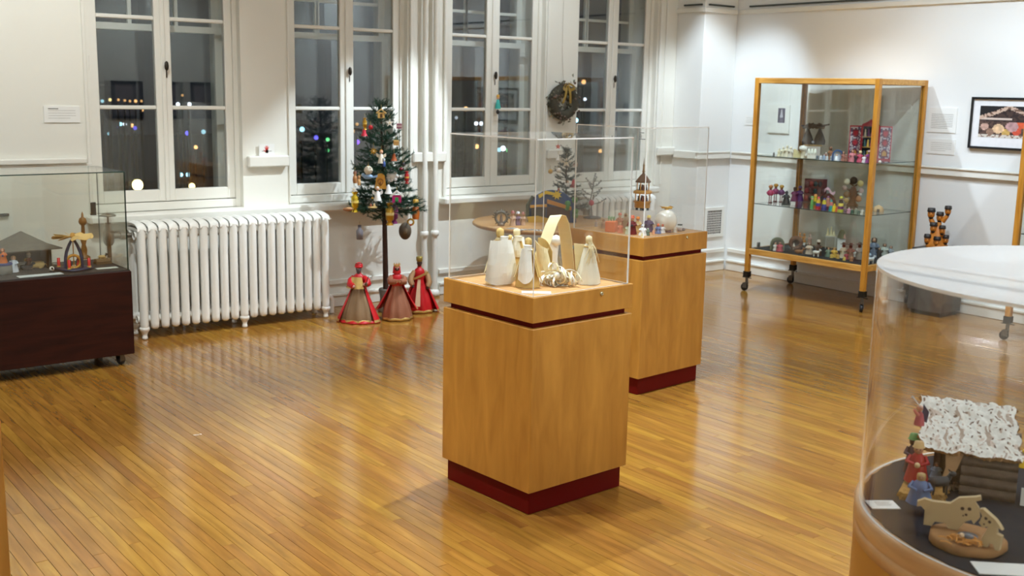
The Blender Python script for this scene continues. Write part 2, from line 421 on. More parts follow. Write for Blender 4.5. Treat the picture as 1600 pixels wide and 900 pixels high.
b = MB(); b.box(X1-.02, X1, Y0, PY0-.025, 2.285, 2.325, .004); b.box(PX0-.02, X1-.02, PY0-.02, PY0, 2.285, 2.325, .004); b.box(PX0-.02, PX0, PY0, YW, 2.285, 2.325, .004); trim(10, b)
b = MB(); b.box(X1-.012, X1, 3.0, 6.62, 2.343, 2.357); b.box(PX0+.04, X1-.06, PY0-.012, PY0, 2.343, 2.357); b.box(PX0-.012, PX0, PY0+.03, 7.0, 2.343, 2.357); trim(11, b, paint(66, 72, 68, .5))
def baseboard(side, segs):
    b = MB()
    for (xa, xb, ya, yb, nx, ny) in segs:  # wall line and the inward normal
        for t, z0, z1 in ((.024, 0, .078), (.034, .078, .096), (.018, .165, .20)):
            b.box(xa+min(0, nx*t), xb+max(0, nx*t), ya+min(0, ny*t), yb+max(0, ny*t), z0+.0005, z1, .003)
    structure(b.obj('baseboard_'+side, TRIMW))
baseboard('window', [(X0, 4.553, YW, YW, 0, -1), (4.76, PX0-.036, YW, YW, 0, -1)])
baseboard('pier', [(PX0, X1-.036, PY0, PY0, 0, -1), (PX0, PX0, PY0, YW-.036, -1, 0)])
baseboard('right', [(X1, X1, Y0, PY0-.036, -1, 0)])
# casing beside the second and third window, where the pipes run
b = MB()
for xa, xb, t in ((4.485, 4.52, .022), (4.52, 4.56, .012), (4.79, 4.815, .022)): b.box(xa, xb, YW-t, YW, ZS+.01, ZC-.01, .004)
b.box(5.80, 5.815, YW-.014, YW, ZS+.01, ZC-.01, .003); b.box(7.07, 7.10, YW-.02, YW, ZS+.01, ZC-.01, .004); b.box(7.15, 7.165, YW-.012, YW, ZS+.01, ZC-.01, .003)
b.box(3.495, 3.507, YW-.012, YW, ZS+.01, ZC-.01, .003); b.box(2.125, 2.145, YW-.014, YW, ZS+.01, ZC-.01, .003)
trim(12, b)
for k, (xx, lab) in enumerate(((4.597, 'left of the two white heating pipes rising beside the small Christmas tree'), (4.692, 'right of the two white heating pipes rising beside the small Christmas tree'))):
    t = thing('heating_pipe', lab, 'pipe', (xx, 7.03, 0))
    MB().tube([(0, 0, .002), (0, 0, ZC-.003)], .021, 12).obj('pipe', TRIMW, t)
    MB().lathe([(.022, .47), (.032, .475), (.032, .51), (.022, .515)], 12).obj('coupling', TRIMW, t)
    MB().lathe([(.022, .0015), (.043, .0015), (.044, .03), (.034, .05), (.022, .055)], 12).obj('floor_flange', TRIMW, t)
# night outside: snowy ground and the town's lamps
structure(MB().box(-30, 150, 7.9, 160, -6.2, -6).obj('ground', paint(120, 124, 132, .9)))
def street_lamp(px, py, size, col, power, label, group, dist=48):
    p = at(px, py, y=dist); k = size*(p-CO).dot(CF)/FPX/2
    t = thing('street_lamp', label, 'street lamp', (p.x, p.y, -6), 0, group)
    h = p.z+6
    MB().tube([(0, .1, 0), (0, .1, h-.02)], .05, 6).obj('pole', BLACK, t)
    MB().box(-k*.7, k*.7, 0, .2, h+k*.95, h+k*1.2).obj('hood', BLACK, t)
    key = ('e',)+col+(power,)
    if key not in MATS:
        m, nt, pr = newmat('lamp_glow'); pr.inputs['Emission Color'].default_value = rgb(*col); pr.inputs['Emission Strength'].default_value = power; pr.inputs['Base Color'].default_value = rgb(*col); MATS[key] = m
    MB().ball((0, 0, h), k, 10).obj('bulb', MATS[key], t)
ORA, WHI, BLU, CYA, GRE, YEL, PUR = (255, 190, 120), (235, 240, 255), (110, 100, 255), (180, 235, 255), (120, 240, 150), (255, 225, 150), (150, 90, 255)
LAMPS = [('leftmost window', [(185, 156, 4, ORA, 1.2), (195, 157, 4, ORA, 1), (203, 158, 4, ORA, 1), (212, 158, 5, ORA, 1.6), (221, 158, 4, ORA, 1), (172, 156, 5, YEL, 1.6), (206, 196, 6, ORA, 2.2), (222, 172, 5, ORA, 1.8), (306, 230, 6, ORA, 2.4), (285, 149, 4, ORA, .8)], 'small orange street lamp in the night outside the leftmost window'),
         ('leftmost window', [(160, 158, 5, CYA, 1), (188, 194, 6, CYA, 2.2), (195, 194, 6, WHI, 2.4), (170, 209, 5, CYA, .8), (278, 163, 6, WHI, 3), (296, 163, 6, WHI, 3), (318, 206, 7, CYA, 1), (283, 273, 6, CYA, 3), (294, 273, 7, CYA, 3)], 'small white street lamp in the night outside the leftmost window'),
         ('leftmost window', [(293, 208, 7, BLU, 2), (338, 212, 7, BLU, 2), (186, 199, 6, BLU, 1), (211, 200, 6, BLU, 1)], 'small blue light in the night outside the leftmost window'),
         ('second window', [(472, 202, 8, CYA, 2), (494, 215, 7, BLU, 1.6)], 'cold bluish light in the night outside the second window'),
         ('second window', [(512, 218, 6, GRE, 1.4), (512, 235, 6, GRE, .7)], 'green light in the night outside the second window'),
         ('second window', [(558, 194, 5, ORA, .8), (554, 205, 5, ORA, .5)], 'faint orange light outside the second window'),
         ('third window', [(728, 170, 7, ORA, 2.6), (745, 229, 7, ORA, 3), (797, 187, 5, ORA, 1)], 'orange street lamp outside the third window'),
         ('third window', [(744, 193, 6, WHI, 3), (752, 193, 6, WHI, 3), (713, 184, 5, WHI, .6), (780, 234, 7, CYA, 1.5), (786, 232, 8, WHI, 5), (794, 235, 7, GRE, 1)], 'white street lamp outside the third window'),
         ('fourth window', [(912, 128, 7, ORA, 1.6), (938, 236, 6, ORA, 2)], 'orange street lamp in the night outside the rightmost window'),
         ('fourth window', [(914, 155, 5, WHI, 2), (971, 208, 7, WHI, 6), (900, 188, 7, CYA, 4)], 'white street lamp in the night outside the rightmost window')]
ORD = ('leftmost', 'second from the left', 'third from the left', 'fourth from the left', 'fifth from the left', 'sixth from the left', 'seventh from the left', 'eighth from the left', 'ninth from the left', 'tenth from the left')
LN = 0
for wn, ls, lab in LAMPS:
    for k, (px, py, s, c, pw) in enumerate(sorted(ls)): street_lamp(px, py, s, c, pw*1.3, ORD[k]+' '+lab, lab+' group', 36+(LN*7.3) % 40); LN += 1
street_lamp(558, 222, 8, PUR, 2.6, 'violet light beside the Christmas tree outside the second window', None)
street_lamp(215, 289, 17, YEL, 12, 'largest glowing yellow lamp low in the leftmost window', None, 30)
street_lamp(300, 291, 10, YEL, 6, 'bright yellow lamp low in the right half of the leftmost window', None, 30)
# ================================================================== FURNITURE
# cast-iron radiators
def radiator(x0, n, label, pipes):
    t = thing('radiator', label, 'radiator', (x0, 6.845, 0))
    b = MB(); b.M = Matrix.Identity(4); prof = [(.001, .062), (.018, .064), (.026, .075), (.027, .10), (.027, .68), (.025, .70)]
    for yy in (-.085, .085): b.lathe(prof, 12, (0, yy, 0), .96, 1.1)
    def dome(u, v):
        a = PI*v; yy = -.108*math.cos(a); zz = .695+.048*math.sin(a)**.6; q = 2*(u-.5)
        return (.028*q, yy, zz-.012*q*q)
    b.sheet(dome, 4, 12, .02)
    b.box(-.024, .024, -.1, .1, .685, .70)
    for z in (.125, .655): b.tube([(-.034, -.05, z), (.034, -.05, z)], .026, 8, False); b.tube([(-.034, .05, z), (.034, .05, z)], .026, 8, False)
    first = None
    for k in range(n):
        if first is None: first = b.obj('section', WHITE, t)
        else:
            o = first.copy(); COL.objects.link(o); o.parent = t; o.location = (.067*k, 0, 0)
    f = MB()
    f.lathe([(.014, 0.0008), (.019, .004), (.017, .018), (.014, .026), (.02, .045), (.031, .060), (.033, .072), (.030, .078)], 10); ff = None
    for k in (0, n//2, n-1):
        for yy in (-.085, .085):
            if ff is None: ff = f.obj('foot', WHITE, t, (0, yy, 0))
            else: o = ff.copy(); COL.objects.link(o); o.parent = t; o.location = (.067*k, yy, 0)
    if pipes:
        e = .067*(n-1)
        MB().tube([(e+.03, .03, .125), (e+.085, .03, .125), (e+.105, .03, .112), (e+.11, .03, .09), (e+.11, .03, .002)], .017, 10).obj('return_pipe', WHITE, t)
        MB().tube([(e+.02, -.085, .69), (e+.05, -.085, .69)], .006, 6).obj('bleed_valve', WHITE, t)
        b = MB(); b.lathe([(.024, 0), (.026, .02), (.026, .04)], 10, (0, 0, 0)); b.M = Matrix.Translation((-.035, 0, .655)) @ Matrix.Rotation(PI/2, 4, 'Y')
        STEEL = paint(120, 112, 100, .35, .7)
        v = MB(); v.tube([(-.03, 0, .655), (-.17, 0, .655)], .016, 10); v.tube([(-.07, 0, .655), (-.10, 0, .655)], .026, 6)
        v.lathe([(.022, .60), (.032, .62), (.034, .68), (.022, .70), (.018, .74)], 12, (-.17, 0, 0)); v.tube([(-.17, 0, .74), (-.17, 0, .785)], .006, 6)
        v.tube([(-.17, 0, .62), (-.17, 0, .45)], .014, 8)
        vo = v.obj('supply_valve', STEEL, t)
        MB().lathe([(.006, .783), (.048, .780), (.05, .786), (.03, .797), (.006, .797)], 14, (-.17, 0, 0), 1, 1, .05, 6).obj('handwheel', STEEL, vo)
    return t
radiator(2.330, 20, 'long white cast-iron radiator under the two left windows', True)
radiator(6.08, 11, 'white radiator under the rightmost window, behind the far pedestal', False)

# laminate pedestals with acrylic covers
LAM = wood((174, 119, 45), (199, 142, 60), 'Z', 4.0, .42, 5, detail=10)
LAM_LIT = wood((186, 134, 78), (205, 155, 98), 'X', 2.2, .45, 9)  # same laminate made lighter: the light on the deck is in its colour
BURG = paint(100, 9, 7, .5, 0, .06, 12, spec=.15)
BRASS = paint(196, 184, 150, .25, .9)
def pedestal(F, th, w_, label):
    e1 = Vector((math.cos(th), math.sin(th), 0)); e2 = Vector((-math.sin(th), math.cos(th), 0))
    c = Vector((F[0], F[1], 0))+(e1+e2)*w_/2; h = w_/2
    t = thing('pedestal', label, 'pedestal', c, th)
    i = h-.0167; MB().box(-i, i, -i, i, .001, .0925, .002).obj('plinth', BURG, t)
    MB().box(-h, h, -h, h, .0925, .728, .002).obj('body', LAM, t)
    i = h-.022; MB().box(-i, i, -i, i, .728, .7512).obj('reveal_strip', BURG, t)
    top = MB().box(-h, h, -h, h, .7512, .847, .0015).obj('top_box', LAM, t)
    i = h-.024; MB().box(-i, i, -i, i, .846, .8478, .0005).obj('deck', LAM_LIT, t)
    b = MB(); j = h-.017; k = j+.0025
    for q in (-1, 1):
        lo, hi = sorted((q*j, q*k)); b.box(-k, k, lo, hi, .846, .8473); b.box(lo, hi, -k, k, .846, .84735)
    b.obj('groove', paint(70, 44, 20, .6), t)
    b = MB(); b.M = Matrix.Translation((h*.33, -h, .826)) @ Matrix.Rotation(PI/2, 4, 'X')
    b.lathe([(.0085, -.001), (.0085, .003), (.0065, .005), (.003, .005), (.003, .002), (0.0001, .002)], 12); b.obj('lock', BRASS, top)
    return t, c, h
def acrylic_cover(c, th, h, z1, label, text=False):
    t = thing('acrylic_cover', label, 'display cover', (c.x, c.y, .848), th); j = h-.014; q = .0052; H = z1-.848
    for s_ in (-1, 1):
        lo, hi = sorted((s_*j, s_*(j-q))); pane('side_panel', (-j, j, lo, hi, 0, H-q), 'y', ACRYL, EDGE, t); pane('side_panel', (lo, hi, -j+q, j-q, 0, H-q), 'x', ACRYL, EDGE, t)
    top = pane('top_panel', (-j, j, -j, j, H-q, H), 'z', ACRYL, EDGE, t)
    if text:
        b = MB()
        for k, l_ in enumerate((.03, .012, .016, .014, .04)): b.box(-j-.0006, -j, -j+.055-l_, -j+.055, H-.03-.008*k, H-.0275-.008*k)
        b.obj('printed_text', BLACK, t)
    return t
PA, CA, HA = pedestal((2.4923, 3.0829), .061, .5365, 'nearest square wood-laminate pedestal with burgundy plinth in the middle of the room')
PB, CB, HB = pedestal((4.0216, 4.0732), .0884, .5377, 'square wood-laminate pedestal with burgundy plinth standing further back beside the near one')
acrylic_cover(CA, .061, HA, 1.425, 'clear acrylic cover over the pale husk-doll nativity')
acrylic_cover(CB, .0884, HB, 1.418, 'clear acrylic cover over the toy tower and white globe', True)

# mahogany case with glass cover at the left
MAHO = wood((36, 13, 7), (54, 22, 12), 'X', 3, .6, 8, spec=.15)
CX, CY = 2.058, 6.148; CW, CDP = 1.50, .49; ZD = .5525
t = thing('display_case', 'low dark mahogany display base on black casters at the left by the radiator', 'display case', (CX-CW/2, CY+CDP/2, 0), .012)
MB().box(-CW/2, CW/2, -CDP/2, CDP/2, .068, ZD-.006, .003).obj('cabinet_box', MAHO, t)
MB().box(-CW/2+.006, CW/2-.006, -CDP/2+.006, CDP/2-.006, ZD-.006, ZD).obj('deck', paint(52, 46, 42, .7, 0, .1, 20), t)
def caster(parent, x, y, top, r=.028, rz=.6, plate=.03):
    b = MB(); b.M = Matrix.Translation((x, y, 0)) @ Matrix.Rotation(rz, 4, 'Z')
    b.box(-plate, plate, -plate, plate, top-.006, top); b.tube([(0, 0, top-.006), (0, 0, 2*r+.006)], .012, 8)
    for s_ in (-1, 1): b.box(-.008, .03, s_*.014-.0015, s_*.014+.0015, r-.004, 2*r+.008)
    o = b.obj('caster', paint(110, 108, 104, .35, .8), parent)
    b = MB(); b.M = Matrix.Translation((x, y, 0)) @ Matrix.Rotation(rz, 4, 'Z') @ Matrix.Translation((.018, 0, r+.0005)) @ Matrix.Rotation(PI/2, 4, 'X')
    b.lathe([(r*.4, -.011), (r*.9, -.011), (r, -.006), (r, .006), (r*.9, .011), (r*.4, .011)], 16); w2 = b.obj('wheel', BLACK, o)
for sx in (-1, 1):
    for sy in (-1, 1): caster(t, sx*(CW/2-.075), sy*(CDP/2-.05), .068, .027)
t = thing('glass_cover', 'greenish plate-glass cover on the dark mahogany base', 'display cover', (CX-CW/2, CY+CDP/2, ZD), .012)
a, d, H, q = CW/2-.012, CDP/2-.008, 1.106-ZD, .006
for s_ in (-1, 1):
    lo, hi = sorted((s_*d, s_*(d-q))); pane('side_panel', (-a, a, lo, hi, 0, H-q), 'y', GLASSG, GEDGE, t)
    lo, hi = sorted((s_*a, s_*(a-q))); pane('side_panel', (lo, hi, -d+q, d-q, 0, H-q), 'x', GLASSG, GEDGE, t)
pane('top_panel', (-a, a, -d, d, H-q, H), 'z', GLASSG, GEDGE, t)

# tall glazed cabinets on casters against the right wall
HON = wood((176, 114, 32), (206, 146, 56), 'Z', 5, .34, 10)
HONY = wood((190, 132, 52), (222, 170, 90), 'Y', 5, .34, 10)
FELT = paint(36, 36, 38, .95, 0, .2, 60)
SH1, SH2, DK = 1.112, .726, .357
def tall_cabinet(c, rz, label):
    t = thing('glass_cabinet', label, 'display cabinet', c, rz)
    D, W2, p = .62, .54, .019
    for x in (0, D):
        for s_ in (-1, 1):
            po = MB().box(x-p, x+p, s_*W2-p, s_*W2+p, .155, 1.725, .003).obj('post', HON, t)
            b = MB(); b.box(x-p-.004, x+p+.004, s_*W2-p-.004, s_*W2+p+.004, .118, .165); b.tube([(x, s_*W2-.045, .112), (x, s_*W2+.045, .112)], .004, 6); b.obj('socket', IRON, po)
            caster(t, x, s_*W2, .120, .031, 1.2+s_*.5, .016)
    for z0, z1, nm in ((.310, .356, 'bottom_rail'), (1.682, 1.724, 'top_rail')):
        for x in (0, D): MB().box(x-p+.002, x+p-.002, -W2+p, W2-p, z0, z1, .002).obj(nm, HONY, t)
        for s_ in (-1, 1): MB().box(p, D-p, s_*W2-p+.002, s_*W2+p-.002, z0, z1, .002).obj(nm, HONY, t)
    MB().box(p-.004, D-p+.004, -W2+p-.004, W2-p+.004, 1.700, 1.718).obj('top_board', HONY, t)
    dk = MB().box(p-.004, D-p+.004, -W2+p-.004, W2-p+.004, .335, .353).obj('deck', HONY, t)
    MB().box(p, D-p, -W2+p, W2-p, .353, DK).obj('felt', FELT, dk)
    for x in (0, D): pane('glass_pane', (x-.0025, x+.0025, -W2+p, W2-p, .357, 1.682), 'x', GLASSG, GEDGE, t)
    for s_ in (-1, 1): pane('glass_pane', (p, D-p, s_*W2-.0025, s_*W2+.0025, .357, 1.682), 'y', GLASSG, GEDGE, t)
    for z in (SH1, SH2): pane('shelf', (.012, D-.012, -W2+.022, W2-.022, z-.006, z), 'z', GLASSG, GEDGE, t)
    return t
tall_cabinet((7.022, 5.340, 0), .035, 'tall honey-oak framed glass cabinet on casters full of small figures by the right wall')
tall_cabinet((7.095, 3.150, 0), .02, 'second oak-framed glass cabinet, only its post showing at the right edge')

# round case in the foreground
DX, DY, DR, DZ, DT = 2.027, .865, .406, .838, 1.2924
t = thing('round_pedestal', 'round tan pedestal with laminated wooden rim at the lower right', 'pedestal', (DX, DY, 0))
MB().lathe([(.395, .001), (.411, .02), (.411, .772)], 96).obj('drum_base', paint(190, 130, 46, .4, 0, .06, 6), t)
b = MB(); b.lathe([(.400, .772), (.412, .773), (.413, .797), (.411, .799), (.411, .802), (.413, .804), (.413, .833), (.409, .838), (.396, .838), (.396, .826)], 96, cap=False); b.obj('rim', wood((190, 140, 88), (226, 182, 130), 'Z', 30, .35, .12), t)
MB().lathe([(.0001, .826), (.397, .826), (.397, .8375), (.0001, .8375)], 96, cap=False).obj('deck', wood((150, 104, 62), (182, 134, 86), 'X', 5, .5), t)
# black cloth, cut straight along the back
ca_ = at(1364, 724, z=.838)-Vector((DX, DY, .838)); cb_ = at(1600, 697, z=.838)-Vector((DX, DY, .838)); dl = (cb_-ca_).normalized()
poly = []
for k in range(120):
    a = 2*PI*k/120; p = Vector((.396*math.cos(a), .396*math.sin(a), 0)); r_ = p-ca_
    s_ = dl.x*r_.y-dl.y*r_.x
    if s_ > 0: p = p-Vector((-dl.y, dl.x, 0))*s_
    if p.length > .396: p *= .396/p.length
    poly.append((p.x+.002*math.sin(k*1.7), p.y+.002*math.sin(k*2.3)))
b = MB(); b.prism(poly, .8380, .8398, 'XY'); tag(b.obj('cloth', paint(30, 30, 35, .95, 0, .15, 40), None, (DX, DY, 0)), 'black felt cloth covering the round pedestal top', 'cloth')
t = thing('acrylic_drum', 'large clear acrylic drum with flat lid over the bark-roofed stable', 'display cover', (DX, DY, DZ))
H = DT-DZ
b = MB(); b.lathe([(DR, .0005), (DR, H-.006)], 128, cap=False); b.lathe([(DR-.005, .0005), (DR-.005, H-.006)], 128, cap=False)
b.k = 1; b.lathe([(DR-.005, .0005), (DR, .0005)], 128, cap=False)
b.obj('wall', [ACRYL, EDGE], t)
b = MB(); b.lathe([(.0001, H-.006), (DR, H-.006)], 128, cap=False); b.lathe([(.0001, H), (DR, H)], 128, cap=False); b.k = 1; b.lathe([(DR, H-.006), (DR, H)], 128, cap=False)
b.obj('lid', [HAZY, EDGE], t)

# edge of a wooden case in the left foreground
p = at(17, 900, z=.33); LX, LY = p.x, p.y
t = thing('wooden_plinth', 'brown wooden plinth cut off by the lower left edge of the view', 'pedestal', (LX, LY, 0))
MB().box(-.5, 0, 0, .5, .092, .75, .002).obj('body', LAM, t); MB().box(-.48, -.02, .02, .48, .001, .092).obj('plinth_base', BURG, t)
MB().box(-.48, -.02, .02, .48, .75, .773).obj('reveal_strip', BURG, t); MB().box(-.5, 0, 0, .5, .773, .87, .002).obj('top_box', LAM, t)

# round side table behind the pedestals
TX, TY, TR, TZ = 5.24, 6.32, .57, .625
t = thing('round_table', 'round wooden table with ornaments behind the near acrylic cover', 'table', (TX, TY, 0))
MB().lathe([(.0001, TZ-.032), (TR-.015, TZ-.032), (TR, TZ-.022), (TR, TZ-.008), (TR-.008, TZ), (.0001, TZ)], 64, cap=False).obj('tabletop', wood((170, 122, 70), (200, 152, 98), 'X', 4, .35), t)
MB().lathe([(.05, .03), (.04, .06), (.045, .3), (.06, .55), (.12, TZ-.032)], 20).obj('pillar', wood((120, 80, 44), (150, 102, 60), 'Z', 5, .4), t)
for k in range(3):
    a = 2*PI*k/3+.4
    MB().tube([(.03*math.cos(a), .03*math.sin(a), .12), (.2*math.cos(a), .2*math.sin(a), .07), (.36*math.cos(a), .36*math.sin(a), .0225)], [.03, .026, .022], 8).obj('foot', wood((120, 80, 44), (150, 102, 60), 'Z', 5, .4), t)

# dark plinth with carved heads
t = thing('dark_plinth', 'dark grey square plinth by the right wall, seen through the acrylic drum', 'pedestal', (7.50, 4.49, 0))
MB().box(-.13, .13, -.14, .14, .03, .495, .004).obj('body', paint(66, 62, 60, .6, 0, .1), t); MB().box(-.11, .11, -.12, .12, .001, .03).obj('base', BLACK, t)

# ------------------------------------------------------------------ on the walls
b = MB()
t = thing('air_vent', 'white wall vent with a dark square grid on the corner pier', 'vent', (7.54, PY0, .31))
fr = MB(); fr.box(-.125, .125, -.012, -.0005, 0, .028); fr.box(-.125, .125, -.012, -.0005, .242, .27); fr.box(-.125, -.095, -.012, -.0005, .028, .242); fr.box(.095, .125, -.012, -.0005, .028, .242); fr.obj('frame', TRIMW, t)
MB().box(-.095, .095, -.003, -.0005, .028, .242).obj('dark_back', BLACK, t)
g = MB()
for k in range(1, 9): g.box(-.095+.0211*k-.0032, -.095+.0211*k+.0032, -.0075, -.003, .028, .242)
for k in range(1, 10): g.box(-.095, .095, -.009, -.0075, .028+.0214*k-.0032, .028+.0214*k+.0032)
g.obj('grille', paint(214, 208, 200, .4), t)
CARD = paint(238, 237, 233, .6, 0, .01)
INK = paint(150, 146, 138, .7)
def text_card(name, w_, h, label, cat, loc, rz, lines, head=False, th=.006, m=CARD):
    t = thing(name, label, cat, loc, rz)
    MB().box(-w_/2, w_/2, -th, -.0004, 0, h).obj('board', m, t)
    b = MB(); q = random.Random(len(label))
    for k in range(lines):
        z = h*.74-h*.62*k/max(1, lines); e = w_*.38 if k < lines-1 else w_*q.uniform(-.1, .25)
        b.box(-w_*.38, e, -th-.0005, -th, z-h*.016, z)
    b.obj('text_lines', INK, t)
    if head: MB().box(-w_*.38, -w_*.1, -th-.0005, -th, h*.82, h*.87).obj('heading', paint(70, 64, 58, .7), t)
    return t
text_card('wall_label', .212, .098, 'small white text label on the wall left of the leftmost window', 'sign', (1.985, YW, 1.342), 0, 4, True, .008)
t = thing('hand_sign', 'little white card with a red hand standing on the ledge between the left windows', 'sign', ((at(417, 233, y=7.06)).x, 7.062, 1.1135), 0)
MB().box(-.057, .057, 0, .004, 0, .078).obj('card', CARD, t)
b = MB(); b.M = Matrix.Translation((0, -.0006, .03)) @ Matrix.Scale(.8, 4)
b.lathe([(0.0001, 0), (.016, 0)], 14, cap=False); b.v = [(x, 0, z_ if False else .03+(y+.0006)*1.05) for x, y, z_ in b.v]; b.M = Matrix.Identity(4)
for ang, ln in ((-28, .022), (-9, .028), (8, .028), (26, .024)):
    a = R(ang); dx, dz = math.sin(a), math.cos(a); bx, bz = dx*.010, .03+dz*.010
    b.prism([(bx-dz*.003, bz+dx*.003), (bx+dz*.003, bz-dx*.003), (bx+dx*ln+dz*.0022, bz+dz*ln-dx*.0022), (bx+dx*ln-dz*.0022, bz+dz*ln+dx*.0022)], -.0006, -.0001)
b.prism([(-.009, .024), (-.006, .03), (-.024, .040), (-.026, .036)], -.0006, -.0001)
b.obj('red_hand', paint(214, 52, 40, .6), t)
MB().box(-.036, -.015, -.0007, -.0001, .0295, .032).obj('bar', BLACK, t); MB().box(.015, .036, -.0007, -.0001, .0295, .032).obj('bar', BLACK, t)
# framed photograph of a nativity
t = thing('framed_photo', 'black-framed photograph of a nativity hut on the right wall', 'picture', (X1, 4.20, 1.236), -PI/2)
fw, fh = .50, .372
b = MB()
for x0, x1, z0, z1 in ((-fw/2, fw/2, 0, .016), (-fw/2, fw/2, fh-.016, fh), (-fw/2, -fw/2+.016, .016, fh-.016), (fw/2-.016, fw/2, .016, fh-.016)): b.box(x0, x1, -.028, -.0005, z0, z1)
b.obj('frame', BLACK, t)
MB().box(-fw/2+.014, fw/2-.014, -.016, -.0005, .014, fh-.014).obj('mat_board', paint(236, 235, 238, .7), t)
def hut(u, v):
    q = noise.noise(Vector((u*14, v*12, 3)))
    ra = .97-.62*abs(u-.62) if u > .3 else .97-.62*.32-(.3-u)*.5
    if abs(v-ra) < .06: return (206, 178, 160) if q > -.1 else (120, 92, 78)
    if v > ra: return (28, 26, 30)
    if abs(v-.60) < .03 and u < .68: return (214, 196, 186)
    if v > .5: return (74, 56, 52) if q > 0 else (48, 36, 36)
    if v < .1: return (214, 206, 196) if q > -.05 else (140, 110, 96)
    blobs = ((.12, .34, .09, (196, 160, 146)), (.42, .28, .12, (226, 190, 152)), (.70, .36, .13, (190, 150, 150)), (.88, .42, .10, (220, 96, 60)), (.80, .22, .10, (206, 84, 62)), (.25, .18, .08, (150, 118, 100)), (.58, .16, .09, (206, 168, 96)))
    for bx, bz, br, c in blobs:
        if (u-bx)**2+((v-bz)*.8)**2 < br*br: return tuple(int(x_*(1+.2*q)) for x_ in c)
    return (64, 46, 44) if q > 0 else (92, 70, 62)
printed('print', .36, .225, 48, 32, hut, t, (0, -.0175, .085))
text_card('wall_label', .235, .185, 'larger white text panel on the right wall between cabinet and framed photo', 'sign', (X1, 4.685, 1.338), -PI/2, 9)
text_card('wall_label', .225, .115, 'smaller white text panel hung below the larger one on the right wall', 'sign', (X1, 4.675, 1.176), -PI/2, 5)
text_card('wall_label', .15, .085, 'small white text label on the right wall just left of the tall cabinet', 'sign', (X1, 6.53, 1.325), -PI/2, 4)
t = thing('photo_card', 'white mounted print of a robed figure on the wall behind the cabinet glass', 'picture', (X1, 6.225, 1.268), -PI/2)
MB().box(-.115, .115, -.012, -.0005, 0, .24).obj('mount', CARD, t)
def robed(u, v):
    d = abs(u-.5)
    if v > .72: return (206, 200, 210) if d < .09 and v < .9 else (98, 92, 110)
    if d < .14+.2*(.72-v): return (200, 196, 206) if d < .2 and v > .35 else (112, 104, 126)
    return (84, 78, 96)
printed('print', .075, .125, 14, 22, robed, t, (.03, -.0125, .088))
# black bracket on the wall behind the left case
p = at(145.5, 337, y=7.075)
tag(MB().box(-.016, .016, -.02, -.0005, 0, .085, .002).obj('wall_bracket', BLACK, None, (p.x, YW, p.z)), 'small upright black bracket on the wall behind the glass case', 'bracket')
p = at(1, 336, y=7.075)
tag(MB().box(-.05, .045, -.02, -.0005, -.008, .008, .002).obj('wall_bracket', BLACK, None, (p.x, YW, p.z)), 'short black bar on the wall at the far left edge', 'bracket')
# pictures and posts of the far side of the room, seen mirrored in the dark panes
for k, (xx, ww, zz, hh) in enumerate(((5.2, .6, .95, .7), (6.05, .5, 1.0, .6), (6.75, .42, 1.0, .6), (7.3, .4, 1.0, .6))):
    t = thing('framed_picture', ('widest', 'second widest', 'third widest', 'narrowest')[k]+' of the dark-framed pictures on the wall behind the viewer', 'picture', (xx, Y0, zz), PI)
    b = MB()
    for x0, x1, z0, z1 in ((-ww/2, ww/2, 0, .05), (-ww/2, ww/2, hh-.05, hh), (-ww/2, -ww/2+.05, .05, hh-.05), (ww/2-.05, ww/2, .05, hh-.05)): b.box(x0, x1, -.03, -.0005, z0, z1)
    b.obj('frame', BLACK, t); MB().box(-ww/2+.05, ww/2-.05, -.012, -.0005, .05, hh-.05).obj('picture', paint(120, 112, 116, .6, 0, .4, 8), t)
# ================================================================== FIGURES AND ORNAMENTS
def face(p): return -math.atan2(p.x, p.y)
def ppm(p): return FPX/((Vector(p)-CO).dot(CF))
def P(c, rough=.5, **k): return paint(*c, rough, **k)
SKIN, DARKSKIN, CREAM, STRAW, TAN = (222, 176, 146), (70, 46, 36), (238, 230, 206), (222, 190, 122), (186, 150, 104)
GOLDM = paint(206, 160, 62, .28, .85, .1, 60)
SILV = paint(200, 202, 208, .25, .85)

# ------------------------------------------------------------------ Christmas tree
TRX, TRY = at(603.5, 430, y=6.72).x, 6.72
GREEN = paint(30, 66, 44, .55, 0, .35, 60)
BARKM = paint(66, 44, 32, .8, 0, .2, 40, .3)
def branch_mesh(seed, L, parent):
    q = random.Random(seed); b = MB()
    def twig(p0, d, ln, lvl):
        pts = []; p = Vector(p0); v = Vector(d).normalized()
        for k in range(6):
            pts.append(p.copy()); v = (v+Vector((q.uniform(-.15, .15), q.uniform(-.15, .15), q.uniform(-.02, .16)))).normalized(); p = p+v*ln/5
        b.tube(pts, [.0035-.0004*k for k in range(6)], 4)
        m = int(ln*430)
        for k in range(m):
            t = k/m*4.99; i = int(t); c = pts[i].lerp(pts[i+1], t-i); ax = (pts[i+1]-pts[i]).normalized()
            r = Vector((q.gauss(0, 1), q.gauss(0, 1), q.gauss(0, 1))); r = (r-ax*r.dot(ax)).normalized()
            tip = c+(r*.8+ax*.75)*q.uniform(.020, .030); sd = ax.cross(r)*.0021
            b.add([c-sd, c+sd, tip], [(0, 1, 2)])
        if lvl == 0:
            for k in range(2, 5):
                for s_ in (-1, 1):
                    e = Vector(d).cross(Vector((0, 0, 1))).normalized()*s_
                    twig(pts[k], Vector(d).normalized()*.8+e*.75+Vector((0, 0, q.uniform(-.2, .5))), ln*q.uniform(.28, .42), 1)
    twig((0, 0, 0), (1, 0, -.08), L, 0)
    return b
